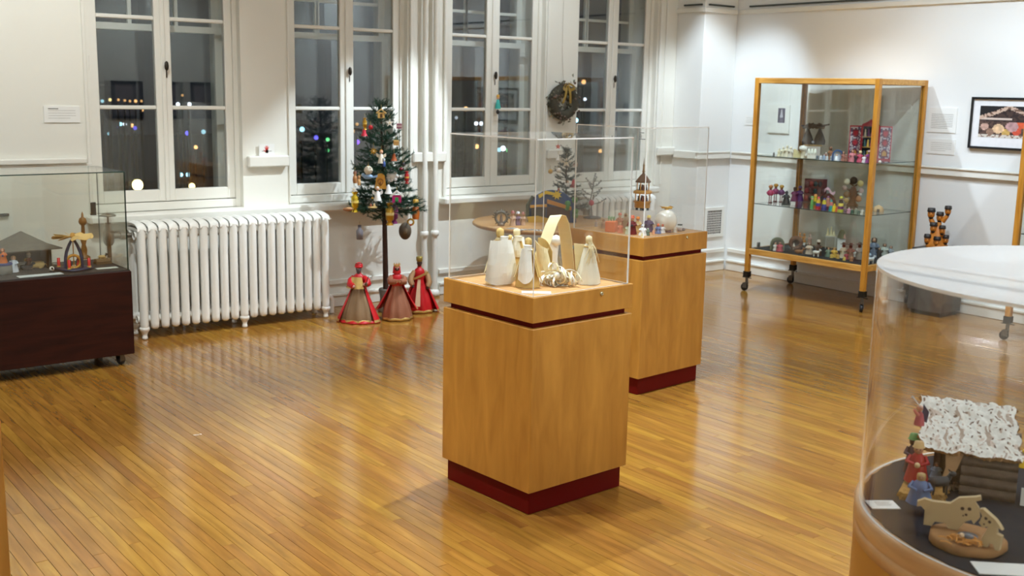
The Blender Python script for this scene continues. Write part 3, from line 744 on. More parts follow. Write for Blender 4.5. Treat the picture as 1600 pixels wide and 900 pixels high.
def conifer(name, label, loc, z0, z1, prof, whorls, per, mat, lean, group=None, seed=1, trunk_r=.015):
    t = thing(name, label, 'Christmas tree', loc, 0, group); q = random.Random(seed)
    MB().tube([(0, 0, .012), (lean*.2, 0, z0*.6), (lean*.5, 0, (z0+z1)/2), (lean, 0, z1-.02)], [trunk_r*1.15, trunk_r, trunk_r*.7, trunk_r*.3], 8).obj('trunk', BARKM, t)
    protos = [branch_mesh(seed*10+k, .2, t) for k in range(5)]; data = []
    for i in range(whorls):
        f = i/(whorls-1); z = z0+(z1-z0)*f; L = prof(f)
        for k in range(max(4, int(per*(1-.45*f)))):
            a = 2*PI*(k/max(4, int(per*(1-.45*f))))+i*1.3+q.uniform(-.25, .25); s_ = L/.2*q.uniform(.72, 1.06)
            j = q.randrange(5)
            if len(data) <= j or j not in [d[0] for d in data]:
                o = protos[j].obj('branch', mat, t); data.append((j, o.data))
            else:
                o = bpy.data.objects.new('branch', [d[1] for d in data if d[0] == j][0]); COL.objects.link(o); o.parent = t
            o.location = (lean*f, 0, z+q.uniform(-.015, .015)); up = -.10+.75*f**2+q.uniform(-.12, .12)
            o.rotation_euler = (q.uniform(-.4, .4), -up, a); o.scale = (s_, max(.55, min(1, s_)), max(.55, min(1, s_)))
    b = protos[0]; o = bpy.data.objects.new('branch', data[0][1]); COL.objects.link(o); o.parent = t; o.location = (lean, 0, z1-.08); o.rotation_euler = (0, -PI/2, 0); o.scale = (.55, .6, .6)
    return t
tree = conifer('christmas_tree', 'small sparse green Christmas tree on a bare trunk, hung with ornaments, between the windows', (TRX, TRY, 0), .72, 1.45,
               lambda f: .185*(1-f)**.8*(1+.16*math.sin(f*19))+.085, 15, 10, GREEN, -.045, None, 3, .019)
MB().lathe([(.06, .001), (.065, .02), (.05, .045), (.045, .10), (.055, .16), (.05, .17), (.02, .165)], 16).obj('stand', paint(120, 116, 106, .35, 0, .3, 30), tree)

def orn(px, py, y=6.56): return at(px, py, y=y)
def hang(t, top, ln=.025): MB().tube([(0, 0, top), (0, .004, top+ln)], .0012, 4).obj('hanger', paint(170, 150, 90, .5), t)
def ornament(label, px, py, hpx, build, y=6.56):
    p = orn(px, py, y); s_ = 1.15*hpx/ppm(p)
    t = thing('ornament', label, 'ornament', p, face(p), 'ornaments on the Christmas tree'); build(t, s_); hang(t, s_*.5); return t
def o_house(wall, roof, door):
    def f(t, s):
        MB().box(-s*.36, s*.36, -s*.2, s*.2, -s*.5, s*.1).obj('walls', P(wall), t)
        MB().prism([(-s*.55, s*.05), (0, s*.5), (s*.55, s*.05), (s*.5, -s*.05), (0, s*.36), (-s*.5, -s*.05)], -s*.26, s*.26).obj('roof', P(roof), t)
        MB().box(-s*.13, s*.13, -s*.21, -s*.2, -s*.45, -s*.05).obj('opening', P(door), t)
    return f
def o_star(col, n=5, inner=.42, th=.12, m=None):
    def f(t, s):
        pl = [((s*.5 if k % 2 == 0 else s*.5*inner)*math.sin(PI*k/n), (s*.5 if k % 2 == 0 else s*.5*inner)*math.cos(PI*k/n)) for k in range(2*n)]
        MB().prism(pl, -s*th/2, s*th/2).obj('star', m or P(col), t); MB().ball((0, -s*th*.5, 0), s*.09, 8).obj('centre', P((230, 210, 160)), t)
    return f
def o_ball(col, cap=True, m=None, sx=1, knob=0):
    def f(t, s):
        b = MB(); b.ball((0, 0, 0), s*.46, 14, sx, sx)
        if knob:
            for k in range(9): b.ball((s*.34*math.cos(k*2.4), -s*.3*abs(math.cos(k)), s*.34*math.sin(k*2.4)), s*.13, 6)
        b.obj('ball', m or P(col, .25), t)
        if cap: MB().tube([(0, 0, s*.42), (0, 0, s*.54)], s*.09, 8).obj('cap', GOLDM, t)
    return f
def o_bell(col, trim_, m=None):
    def f(t, s):
        MB().lathe([(s*.42, -s*.5), (s*.36, -s*.38), (s*.24, -s*.1), (s*.2, s*.2), (s*.1, s*.42), (.0001, s*.48)], 14).obj('bell', m or P(col, .35), t)
        MB().ball((0, 0, -s*.52), s*.1, 8).obj('clapper', P(trim_), t)
    return f
def o_cracker(col, m, trim_):
    def f(t, s):
        MB().lathe([(s*.17, -s*.5), (s*.08, -s*.34), (s*.17, -s*.26), (s*.18, s*.22), (s*.08, s*.32), (s*.17, s*.48)], 12, rip=.06, nr=6).obj('roll', m or P(col, .3), t)
        MB().lathe([(s*.185, -s*.06), (s*.185, s*.06)], 12).obj('band', P(trim_, .3), t)
    return f
def o_angel(robe, wing, hair):
    def f(t, s):
        MB().lathe([(s*.26, -s*.5), (s*.2, -s*.3), (s*.1, .12*s), (.0001, s*.2)], 12, rip=.06).obj('robe', P(robe), t)
        MB().ball((0, 0, s*.3), s*.13, 10).obj('head', P(SKIN), t); MB().ball((0, s*.03, s*.35), s*.125, 8).obj('hair', P(hair), t)
        for k in (-1, 1): MB().prism([(0, 0), (k*s*.34, s*.22), (k*s*.36, 0), (k*s*.12, -s*.18)], s*.06, s*.1).obj('wing', P(wing), t)
    return f
def o_bird(col, beak):
    def f(t, s):
        MB().ball((0, 0, 0), s*.5, 12, 1.05, .55, .55).obj('body', P(col, .3), t); MB().ball((-s*.5, -s*.02, s*.18), s*.2, 10).obj('head', P(col, .3), t)
        MB().lathe([(s*.07, 0), (.0001, s*.16)], 6, (-s*.72, 0, s*.1)).obj('beak', P(beak), t)
        MB().prism([(s*.4, .02*s), (s*1.0, s*.2), (s*.98, -.05*s), (s*.42, -s*.14)], -s*.06, s*.06).obj('tail', P(col, .3), t)
    return f
def o_plaque(col, rel):
    def f(t, s):
        MB().prism([(-s*.38, -s*.5), (s*.38, -s*.5), (s*.26, s*.36), (s*.1, s*.5), (-s*.1, s*.5), (-s*.26, s*.36)], -s*.08, s*.08).obj('plaque', P(col, .4), t)
        b = MB(); b.torus((0, -s*.085, -s*.02), s*.17, s*.035, 16, 6); b.obj('arch', P(rel), t); MB().ball((0, -s*.09, -s*.16), s*.1, 8, 1, .5, 1.4).obj('figure', P(rel), t)
    return f
def o_medal(col, rim):
    def f(t, s):
        b = MB(); b.M = Matrix.Rotation(PI/2, 4, 'X'); b.lathe([(.0001, -s*.05), (s*.34, -s*.05), (s*.34, s*.05), (.0001, s*.05)], 24, (0, 0, 0), 1, 1.4); b.obj('disc', P(col, .5), t)
        b = MB(); b.M = Matrix.Scale(1.38, 4, (0, 0, 1)); b.torus((0, 0, 0), s*.34, s*.035, 24, 6); b.obj('rim', P(rim, .4), t)
        b = MB(); b.ball((0, -s*.05, s*.02), s*.13, 8, 1, .4, 1.5); b.obj('relief', P(rim, .4), t)
    return f
def o_bottle(col, cap):
    def f(t, s):
        MB().lathe([(.0001, -s*.5), (s*.22, -s*.48), (s*.24, s*.1), (s*.12, s*.26), (s*.1, s*.4)], 12).obj('bottle', P(col, .15), t)
        MB().lathe([(s*.12, s*.38), (s*.12, s*.5)], 10).obj('stopper', P(cap), t)
    return f
def o_doll(robe, head, hat):
    def f(t, s):
        MB().lathe([(s*.16, -s*.5), (s*.2, -s*.2), (s*.15, s*.12), (.0001, s*.16)], 10).obj('body', P(robe), t)
        MB().ball((0, 0, s*.24), s*.13, 8).obj('head', P(head), t); MB().lathe([(s*.16, s*.3), (s*.13, s*.5), (.0001, s*.52)], 10).obj('hat', P(hat), t)
    return f
def o_cube(col, band):
    def f(t, s):
        MB().box(-s*.4, s*.4, -s*.3, s*.3, -s*.4, s*.4, s*.05).obj('box', P(col), t); MB().box(-s*.42, s*.42, -s*.32, s*.32, -s*.06, s*.06).obj('ribbon', P(band), t)
    return f
def o_shoe(col, lin_):
    def f(t, s):
        MB().ball((0, 0, 0), s*.5, 12, 1.5, .6, .55).obj('shoe', P(col), t); MB().ball((s*.1, -s*.05, s*.12), s*.36, 10, 1.3, .62, .5).obj('opening', P(lin_), t)
    return f
def o_ring(m):
    def f(t, s): MB().torus((0, 0, 0), s*.36, s*.12, 20, 8).obj('ring', m, t); MB().ball((0, -s*.06, -s*.36), s*.14, 8).obj('bead', P((180, 60, 40)), t)
    return f
def o_globe(t, s):
    b = MB(); b.ball((0, 0, 0), s*.5, 16); b.obj('bubble', ACRYL, t); MB().lathe([(s*.38, -s*.3), (s*.40, -s*.22), (.0001, -s*.2)], 12).obj('ground', P(STRAW), t)
    for k, c in enumerate(((150, 80, 50), (206, 170, 110))): MB().lathe([(s*.12, -s*.2), (s*.06, s*.02), (.0001, s*.08)], 8, ((k-.5)*s*.3, 0, 0)).obj('figure', P(c), t)
    MB().tube([(0, 0, s*.47), (0, 0, s*.58)], s*.1, 8).obj('cap', GOLDM, t)
def o_puff(t, s):
    q = random.Random(4)
    MB().ball((0, 0, 0), s*.42, 12, 1.1, .7, .9).obj('body', P((238, 238, 236), .8), t)
    b = MB()
    for k in range(7): b.ball((s*.4*math.cos(k*.9), -s*.1, s*.34*math.sin(k*.9)), s*.17, 7)
    b.obj('wool', P((228, 228, 228), .9), t)
ornament('gold straw hut ornament near the tree top', 595.7, 177, 13, o_house((206, 166, 92), (214, 176, 104), (96, 66, 36)))
ornament('white five-pointed star ornament high on the right of the tree', 609, 192, 12, o_star((236, 232, 224)))
ornament('gold tinsel cracker ornament high on the left of the tree', 570, 193, 16, o_cracker(0, GOLDM, (226, 190, 90)))
ornament('small red glass ball high on the left of the tree', 579, 199, 7, o_ball((176, 22, 34)), 6.58)
ornament('pink and red bell at the upper left edge of the tree', 569, 206, 11, o_bell((206, 44, 66), (240, 180, 180)))
ornament('small mauve gift box at the upper right edge of the tree', 623.7, 197, 9, o_cube((150, 96, 110), (214, 190, 180)))
ornament('straw cube ornament hanging at the right side of the tree', 619, 223, 9, o_cube((204, 164, 98), (170, 120, 60)))
ornament('spiky gold star in the upper middle left of the tree', 583.7, 236, 12, o_star((226, 190, 80), 8, .35, .3, GOLDM))
ornament('white and gold angel in the centre of the tree', 595.7, 244, 19, o_angel((232, 220, 200), (240, 230, 210), (190, 130, 60)))
ornament('blue and silver figure below the angel in the tree', 600, 254, 11, o_doll((54, 84, 150), (220, 220, 226), (190, 196, 206)), 6.54)
ornament('rust-orange bell at the right middle of the tree', 615.7, 245, 11, o_bell((170, 84, 38), (90, 50, 30)))
ornament('dark round cone-like ball at the right edge of the tree', 630, 257, 7, o_ball((50, 42, 44)))
ornament('knobbly cream ball at the left middle of the tree', 575.6, 266, 13, o_ball((220, 210, 190), True, None, 1, 1))
ornament('pale blue glass bird left of the tree centre', 575, 276, 13, o_bird((140, 172, 208), (220, 180, 90)))
ornament('golden-brown plaque with an arch relief in the tree centre', 594.7, 283, 21, o_plaque((208, 150, 54), (150, 96, 34)))
ornament('white woolly lamb-like ornament right of the tree centre', 613, 275, 16, o_puff)
ornament('tan wooden soldier at the left edge of the tree', 554.6, 277, 16, o_doll((170, 116, 66), (214, 170, 120), (120, 70, 40)))
ornament('slim straw-coloured stick doll beside the tan soldier in the tree', 561, 282, 13, o_doll((206, 160, 104), (206, 160, 104), (180, 130, 80)))
ornament('red and gold beaded cracker at the right edge of the tree', 635.5, 277, 17, o_cracker((186, 36, 40), None, (226, 180, 80)))
ornament('small dark red ball at the right of the tree', 627, 265, 7, o_ball((120, 24, 34)))
ornament('glittering gold bell-shaped cone low on the left of the tree', 554.6, 315, 28, o_cracker(0, paint(220, 190, 60, .2, .9, .3, 120), (236, 210, 110)))
ornament('brown leather-like shoe at the lowest left of the tree', 544, 327, 10, o_shoe((150, 100, 62), (210, 160, 110)))
ornament('clear glass bubble with tiny crib low on the left of the tree', 582, 319, 16, o_globe, 6.52)
ornament('magenta and green toy house with white roof low right of the trunk', 620, 307, 17, o_house((206, 40, 130), (238, 234, 230), (60, 160, 90)), 6.5)
ornament('long gold cracker beside the trunk at the bottom of the tree', 609, 334, 31, o_cracker(0, GOLDM, (240, 220, 150)), 6.5)
ornament('long purple cracker beside the gold one at the bottom of the tree', 615.5, 332, 30, o_cracker((120, 34, 96), None, (206, 120, 170)), 6.53)
ornament('white paper angel just left of the trunk', 590, 302, 20, o_angel((240, 238, 234), (236, 236, 236), (226, 220, 206)), 6.52)
ornament('orange and green gnome at the lower right edge of the tree', 649.5, 327, 27, o_doll((206, 110, 34), (70, 110, 50), (196, 150, 50)))
ornament('oval dark bronze medallion hanging lowest on the right of the tree', 633, 361, 23, o_medal((92, 80, 66), (120, 106, 86)))
ornament('gold ring ornament above the bronze medallion', 641.7, 347, 11, o_ring(GOLDM))
ornament('grey glass bottle hanging lowest on the left of the tree', 562, 363, 20, o_bottle((120, 116, 124), (70, 66, 72)))
ornament('white star at the lower left of the tree', 553, 296, 11, o_star((240, 240, 236), 6))
ornament('white felt bell right of the trunk', 607, 295, 13, o_bell((240, 238, 234), (120, 100, 80)), 6.52)

# ------------------------------------------------------------------ three king dolls
SATIN_T = paint(150, 122, 92, .3, .15, .12, 10); SATIN_R = paint(196, 16, 26, .4, 0, .12, 10); SATIN_C = paint(166, 108, 82, .3, .15, .12, 10)
GTRIM = paint(210, 176, 106, .3, .6, .15, 40)
def doll(px, py, label, rz, robe, train, cape, sleeve, skin, beard, hat, pose, top):
    p = at(px, py, z=0); t = thing('king_doll', label, 'doll', p, face(p)+rz, 'king dolls under the tree')
    k = top/.41
    gk = 1 if pose == 'violin' else .88
    def S(prof): return [(r_*k*(gk if z < .24 else 1), z*k) for r_, z in prof]
    MB().lathe(S([(.115, .004), (.118, .02), (.098, .10), (.060, .19), (.038, .235), (.034, .245)]), 36, (0, 0, 0), 1, .85, .09, 9).obj('gown', robe, t)
    b = MB(); b.lathe(S([(.117, .006), (.121, .009), (.1195, .022), (.116, .024)]), 36, (0, 0, 0), 1, .85, .07, 9); b.obj('hem', GTRIM, t)
    if pose == 'violin': MB().lathe(S([(.140, .0025), (.143, .007), (.125, .018), (.10, .024)]), 40, (0, .012, 0), 1, .9, .06, 11).obj('underskirt', SATIN_R, t)
    # spread train or cape: open at the front
    a0, a1, drop = train
    def tr(u, v):
        a = R(a0+(a1-a0)*u); r_ = (.038+.098*v**1.4+.012*math.sin(u*22)*v)*k; return (r_*math.sin(a)*1.05, r_*math.cos(a), (.285*(1-v)**.9+.003+.004*math.sin(u*9)*v)*k if drop else (.29-.22*v)*k)
    MB().sheet(tr, 26, 10, .0025).obj('cape', cape, t)
    MB().sheet(lambda u, v: tuple(Vector(tr(u, .96+.04*v))+Vector((0, 0, .0035))), 26, 1, .003).obj('cape_trim', GTRIM, t)
    MB().lathe(S([(.036, .232), (.043, .262), (.043, .298), (.032, .32), (.016, .33), (.014, .345)]), 18, (0, 0, 0), 1, .75).obj('torso', cape if pose != 'violin' else SATIN_R, t)
    hands = {'violin': ((-.012, -.085, .255), (.055, -.062, .268)), 'pray': ((-.008, -.078, .285), (.010, -.078, .285)), 'down': ((-.052, -.045, .20), (.055, -.04, .185))}[pose]
    for s_, h in zip((-1, 1), hands):
        sh = Vector((s_*.036, 0, .305))*k; h = Vector(h)*k; el = (sh+h)/2+Vector((s_*.024, .0, -.02))*k
        MB().tube([sh, (sh+el)/2+Vector((s_*.008, 0, .004)), el, (el+h)/2, h+(el-h)*.15], [.017*k, .021*k, .024*k, .021*k, .015*k], 10).obj('sleeve', sleeve, t)
        b = MB(); b.ball(h, .0095*k, 8, 1, .8, 1.1)
        for f in range(4): b.tube([h+Vector((-.006+.004*f, -.003, 0))*k, h+Vector((-.006+.004*f, -.011, -.004 if pose != 'pray' else .013))*k], .0022*k, 5)
        b.tube([h, h+Vector((-s_*.009, -.006, .006))*k], .0024*k, 5); b.obj('hand', P(skin), t)
    b = MB(); hz = .365*k; b.lathe([(.0001, -.027*k), (.012*k, -.024*k), (.019*k, -.006*k), (.0205*k, .008*k), (.017*k, .021*k), (.0001, .027*k)], 16, (0, 0, hz), .92, 1)
    b.ball((0, -.0205*k, hz-.001*k), .0042*k, 6, .8, 1.2, 1.3)                                  # nose
    for s_ in (-1, 1): b.ball((s_*.019*k, 0, hz), .0045*k, 6, .5, .8, 1.2)                     # ears
    hd = b.obj('head', P(skin), t)
    b = MB()
    for s_ in (-1, 1): b.ball((s_*.007*k, -.0185*k, hz+.005*k), .0024*k, 6)
    b.obj('eyes', P((30, 24, 22)), hd); MB().ball((0, -.0185*k, hz-.0095*k), .0035*k, 6, 1.5, .5, .5).obj('mouth', P((150, 60, 56)), hd)
    if beard: MB().lathe([(.0001, -.045*k), (.010*k, -.036*k), (.0175*k, -.012*k), (.0205*k, 0), (.018*k, .004*k)], 14, (0, -.004*k, hz)).obj('beard', P(beard, .9), hd)
    return t, k, hz
RED = (196, 20, 28)
t, k, hz = doll(561, 502, 'king doll in a red turban and spread red train, leftmost of the three', -.25, SATIN_T, (-118, 118, True), SATIN_R, SATIN_R, (200, 140, 126), (96, 92, 96), 'turban', 'violin', .415)
b = MB(); b.ball((0, .004*k, hz+.022*k), .027*k, 14, 1, 1, .72); b.torus((0, .002*k, hz+.013*k), .021*k, .008*k, 18, 6, 'XY'); b.obj('turban', SATIN_R, t)
MB().torus((0, .002*k, hz+.034*k), .017*k, .004*k, 16, 5, 'XY').obj('turban_band', P((84, 40, 34)), t)
b = MB()
b.sheet(lambda u, v: (math.sin(R(-95+130*u))*(.05+.035*v)*k, -math.cos(R(-95+130*u))*(.042+.03*v)*k, (.31-.075*v)*k), 12, 5, .003); b.obj('shawl', GTRIM, t)
b = MB(); b.ball((.068*k, -.07*k, .27*k), .012*k, 8, 1, .5, 1.3); b.tube([(.068*k, -.07*k, .28*k), (.085*k, -.075*k, .325*k)], .003*k, 6); b.obj('instrument', P((96, 62, 44)), t)
t, k, hz = doll(620, 499, 'king doll in a copper gown and gold crown with joined hands, in the middle', .1, SATIN_C, (-95, 95, False), SATIN_R, SATIN_C, (222, 170, 150), (66, 44, 36), 'crown', 'pray', .405)
b = MB(); b.lathe([(.030*k, -.035*k), (.026*k, -.005*k), (.0235*k, .014*k), (.015*k, .026*k), (.0001, .029*k)], 16, (0, .007*k, hz), 1, 1); b.obj('hood', SATIN_R, t)
b = MB(); b.lathe([(.019*k, .014*k), (.022*k, .020*k), (.021*k, .026*k)], 16, (0, 0, hz))
for j in range(8): b.lathe([(.005*k, 0), (.0001, .016*k)], 5, (.021*k*math.cos(j*PI/4), .021*k*math.sin(j*PI/4), hz+.025*k))
b.obj('crown', GTRIM, t)
t, k, hz = doll(655, 487, 'dark-faced king doll in a red gown and tall gold crown, rightmost of the three', .15, SATIN_R, (-110, 110, True), SATIN_R, paint(190, 150, 110, .3, .3, .12, 10), DARKSKIN, None, 'crown', 'down', .40)
b = MB(); b.lathe([(.019*k, .012*k), (.023*k, .02*k), (.0245*k, .044*k), (.020*k, .050*k), (.0001, .046*k)], 16, (0, 0, hz)); b.obj('crown', paint(170, 150, 78, .35, .6, .2, 60), t)
b = MB(); b.sheet(lambda u, v: ((-.055+.11*u)*k, (-.052-.012*math.sin(PI*u))*k, (.262+.05*u-.016*v)*k), 8, 2, .003); b.obj('sash', GTRIM, t)
b = MB(); b.sheet(lambda u, v: ((-.01-.02*v+.02*(u-.5)*(1+v))*k, (-.052-.06*v)*k, (.25-.19*v)*k), 4, 8, .003); b.obj('front_panel', paint(214, 182, 150, .3, .3), t)

# ------------------------------------------------------------------ wreath on the pier and the window ornament
WR = (5.955, YW-.045, 1.50)
t = thing('wreath', 'grey-green dried wreath with a gold bow on the wall between the two right windows', 'wreath', WR)
b = MB(); q = random.Random(12)
for i in range(260):
    a = q.uniform(0, 2*PI); r_ = .108+q.gauss(0, .03); c = Vector((r_*math.cos(a), q.uniform(-.03, .025), 1.12*r_*math.sin(a))); d = Vector((q.gauss(0, 1), q.gauss(0, .6), q.gauss(0, 1))).normalized()*.034; e = d.cross(Vector((q.random(), q.random(), q.random()))).normalized()*.012
    b.add([c-e, c+d*.5+e*.7, c+d, c+d*.4-e], [(0, 1, 2, 3)])
b.obj('leaves', paint(128, 128, 110, .8, 0, .4, 50), t)
MB().torus((0, 0, 0), .108, .042, 28, 8).obj('ring', paint(70, 66, 54, .9, 0, .4, 40), t)
b = MB()
for i in range(60):
    a = q.uniform(0, 2*PI); r_ = .12+q.gauss(0, .02); b.ball((r_*math.cos(a), -.03+q.uniform(-.012, .012), 1.1*r_*math.sin(a)), q.uniform(.006, .012), 6)
b.obj('dried_buds', paint(112, 92, 80, .8, 0, .4, 40), t)
b = MB()
for s_ in (-1, 1):
    b.sheet(lambda u, v: (s_*(.004+.05*math.sin(PI*u)+.012*v), -.05-.02*math.sin(PI*u), .13+.05*(u-.5)*2*.6-.02*v), 8, 2, .002)
    b.sheet(lambda u, v: (s_*(.01+.03*u)+.022*(v-.5), -.052-.008*math.sin(4*u), .13-.14*u), 8, 2, .002)
b.ball((0, -.056, .128), .014, 8); b.obj('bow', paint(168, 138, 66, .4, .3, .2, 30), t)
MB().tube([(0, 0, .13), (0, .03, .40), (0, .032, 1.0)], .0012, 4).obj('wire', P((150, 140, 120)), t)
p = at(778, 158, y=7.10)
t = thing('window_charm', 'little turquoise angel charm hanging on the latch of the third window', 'ornament', p, face(p))
MB().lathe([(.022, -.06), (.018, -.03), (.010, .01), (.0001, .015)], 10, rip=.06).obj('robe', P((60, 178, 170)), t); MB().ball((0, 0, .024), .013, 8).obj('head', P(SKIN), t)
MB().lathe([(.014, .03), (.010, .05), (.0001, .052)], 8).obj('hat', P((214, 160, 60)), t); MB().ball((0, 0, -.085), .014, 8, 1, .8, 1.3).obj('tassel', P((40, 36, 40)), t)
MB().tube([(0, 0, -.075), (0, 0, .05), (0, .005, .16)], .0014, 4).obj('cord', P((150, 140, 120)), t)
# ------------------------------------------------------------------ husk and paper nativity on the near pedestal
ZA = .8482
PAPER = paint(240, 233, 212, .75, 0, .04, 20); PAPER2 = paint(246, 243, 234, .75, 0, .03, 20)
HUSK = paint(214, 178, 104, .7, 0, .14, 40); HUSKP = paint(232, 212, 164, .7, 0, .1, 40)
def husk_doll(px, py, hpx, label, rz, robe, cape, head, width=1., kneel=False):
    p = at(px, py, z=ZA); H = hpx/ppm(p); t = thing('husk_doll', label, 'figurine', p, face(p)+rz, 'husk dolls on the near pedestal')
    w_ = H*.24*width
    MB().lathe([(w_, .0006), (w_*.93, H*.15), (w_*.66, H*.45), (w_*.42, H*.68), (w_*.32, H*.80), (w_*.2, H*.84)], 28, (0, 0, 0), 1, .8, .09, 8).obj('robe', robe, t)
    b = MB(); b.lathe([(.0001, H*.82), (H*.055, H*.83), (H*.074, H*.90), (H*.062, H*.97), (.0001, H)], 14); b.obj('head', head, t)
    MB().lathe([(w_*.36, H*.76), (w_*.4, H*.775), (w_*.36, H*.79)], 14).obj('tie', HUSK, t)
    if cape: cape(t, H, w_)
    return t, H, w_
def cape_back(wd, ln, off, m, bend=.25):
    def f(t, H, w_):
        def g(u, v):
            c = 2*u-1; sk = .06*v*c+.05*v; n = noise.noise(Vector((u*3+wd*9, v*3, off*20)))
            lo = ln*(1-.22*max(0, c)**3*v-.10*max(0, -c)**2)                        # one lower corner is cut round
            return ((u-.5)*wd*H*(.84+.42*v**.8)+sk*H*.3, -off*H+bend*H*c*c*(1-.5*v)-.05*H*math.sin(2.6*v)+.03*H*n, H*(.80-lo*v)-.012*H*c*c*(1-v)+.02*H*n)
        b = MB(); b.sheet(g, 9, 7, .0016); b.sm = [False]*len(b.sm); b.obj('cape', m, t)
        b = MB(); b.lathe([(.016, H*.77), (.012, H*.80), (.014, H*.86)], 7, (wd*.12*H, -off*H*.7, 0), 1.2, .7, .12, 3); b.obj('collar', m, t)
        q = random.Random(int(wd*1000))
        for k in range(7):
            a = R((-1 if k % 2 else 1)*(62+16*(k//2)+q.uniform(-6, 6))); l_ = q.uniform(.5, .72); w0 = q.uniform(.05, .09)*H
            MB().sheet(lambda u, v: ((w_*(.42+.75*v)*math.sin(a)+(u-.5)*w0*math.cos(a)*(1-.5*abs(v-.4))), -w_*.8*(.42+.75*v)*math.cos(a)+(u-.5)*w0*math.sin(a), H*(.76-l_*v)+.004), 3, 5, .0012).obj('husk_leaf', HUSKP if k % 2 else HUSK, t)
    return f
husk_doll(780, 443, 88, 'husk doll in a broad white paper robe, leftmost at the front of its pedestal', .15, HUSKP, cape_back(.44, .80, .17, PAPER2, .05), HUSK, .95)
husk_doll(806, 436, 80, 'pale husk doll with a round cream head, behind and right of the white-robed one', -.1, HUSK, cape_back(.25, .35, .12, PAPER, .4), HUSKP, .85)
husk_doll(824, 448, 78, 'brownish husk doll with white front cloth and raised cape, nearest the cover corner', -.3, HUSK, cape_back(.22, .70, .20, PAPER2, .1), HUSK, 1.0)
p = at(850, 442, z=ZA); t = thing('husk_cloak', 'folded yellowish husk cloak standing between the dolls and the paper arch', 'figurine', p, face(p)-.35); s_ = 1/ppm(p)
b = MB(); b.sheet(lambda u, v: ((-16+8*v+(20+12*v)*u)*s_, (-6*math.sin(3*u)-10*v*u)*s_+.004*noise.noise(Vector((u*4, v*4, 3))), max(.0005, (66-12*u-(64-8*u)*v)*s_)), 8, 7, .0014); b.sm = [False]*len(b.sm); b.obj('front_fold', HUSKP, t)
b = MB(); b.sheet(lambda u, v: ((-14+26*u)*s_, (6+5*math.sin(4*u))*s_, max(.0005, (70-20*u*u-68*v)*s_)), 8, 7, .0014); b.sm = [False]*len(b.sm); b.obj('back_fold', HUSK, t)
t, H, w_ = husk_doll(918, 443, 76, 'husk doll with long straw hair and a stiff paper cape, rightmost on its pedestal', .2, PAPER, None, HUSKP, 1.05)
MB().sheet(lambda u, v: (-w_*1.15+w_*.25*v+u*w_*1.3, w_*.45-w_*.5*u, H*.82-H*.64*v-.02*H*u), 8, 8, .0015).obj('cape', paint(236, 214, 158, .7, 0, .06, 20), t)
b = MB(); q = random.Random(5)
for k in range(16):
    x0 = q.uniform(-.3, .3)*w_; pts = [(x0*.3, -.12*w_, H*.93), (x0+w_*.2, -w_*.5, H*.74), (x0*1.5+w_*.3*q.uniform(-1, 1.4), -w_*.72, H*q.uniform(.42, .6))]
    b.tube(pts, .0012, 4)
b.obj('hair', HUSKP, t)
husk_doll(796, 428, 62, 'small husk doll half hidden between the two left figures', .2, HUSKP, None, HUSK, .8)
# the strip of paper bent into an arch
p0, p1, pm = at(846, 440, z=ZA), at(890, 428, z=ZA), at(866, 437, z=ZA)
t = thing('paper_arch', 'wide cream paper strip bent into a pointed arch behind the manger', 'paper strip', pm, face(pm)+.62)
S_ = 1/ppm(pm); W2 = 25*S_
pts = [(-40, 0), (-33, 24), (-20, 60), (-8, 88), (0, 101), (8, 99), (15, 86), (21, 60), (25, 30), (29, 2)]
def arch(u, v):
    f = u*(len(pts)-1); i = min(int(f), len(pts)-2); g = f-i; x_ = (pts[i][0]*(1-g)+pts[i+1][0]*g)*S_; z_ = (pts[i][1]*(1-g)+pts[i+1][1]*g)*S_
    return (x_, (v-.5)*W2*1.25, max(.0012, z_+.001-(v-.5)*.012*math.sin(PI*u)))
MB().sheet(arch, 36, 6, .0014).obj('strip', paint(242, 226, 178, .7, 0, .05, 20), t)
p = at(863, 428, z=ZA); t = thing('paper_animal', 'crumpled white paper animal under the paper arch', 'figurine', p, face(p))
b = MB(); q = random.Random(9)
b.sheet(lambda u, v: ((.036+.010*math.sin(9*u+5*v))*math.cos(2*PI*u)*(1-.55*v), (.03+.008*math.sin(13*u+3*v))*math.sin(2*PI*u)*(1-.5*v), .001+.13*v), 18, 8); b.obj('body', PAPER2, t)
b = MB(); b.ball((.012, -.012, .142), .026, 7, 1, .8, .9); b.obj('head', PAPER2, t)
# manger of curled paper strips and straw
p = at(872, 446, z=ZA); t = thing('straw_manger', 'manger heap of curled white paper strips and straw at the front', 'manger', p, face(p)); q = random.Random(21)
for k in range(34):
    a = q.uniform(0, 2*PI); r_ = q.uniform(.008, .066); c = Vector((r_*math.cos(a)*1.05, r_*math.sin(a)*.62, 0)); hz = q.uniform(.012, .095)*(1-r_/.10); th = q.uniform(0, PI); cu = q.uniform(.026, .05); wd = q.uniform(.005, .0085); sp = q.uniform(.6, 1.5)
    def curl(u, v, c=c, hz=hz, th=th, cu=cu, wd=wd, sp=sp):
        g = (u-.5)*PI*1.5*sp; x_ = cu*math.sin(g); z_ = cu*(1-math.cos(g))*.6
        return (c.x+x_*math.cos(th)-(v-.5)*wd*math.sin(th), c.y+x_*math.sin(th)+(v-.5)*wd*math.cos(th), max(.001, hz+.02-z_+(v-.5)*wd*.6))
    MB().sheet(curl, 12, 1, .0012).obj('paper_curl', PAPER2 if k % 3 else HUSKP, t)
MB().ball((-.005, -.028, .045), .014, 8, 1.2, 1, 1).obj('baby', PAPER2, t)
b = MB()
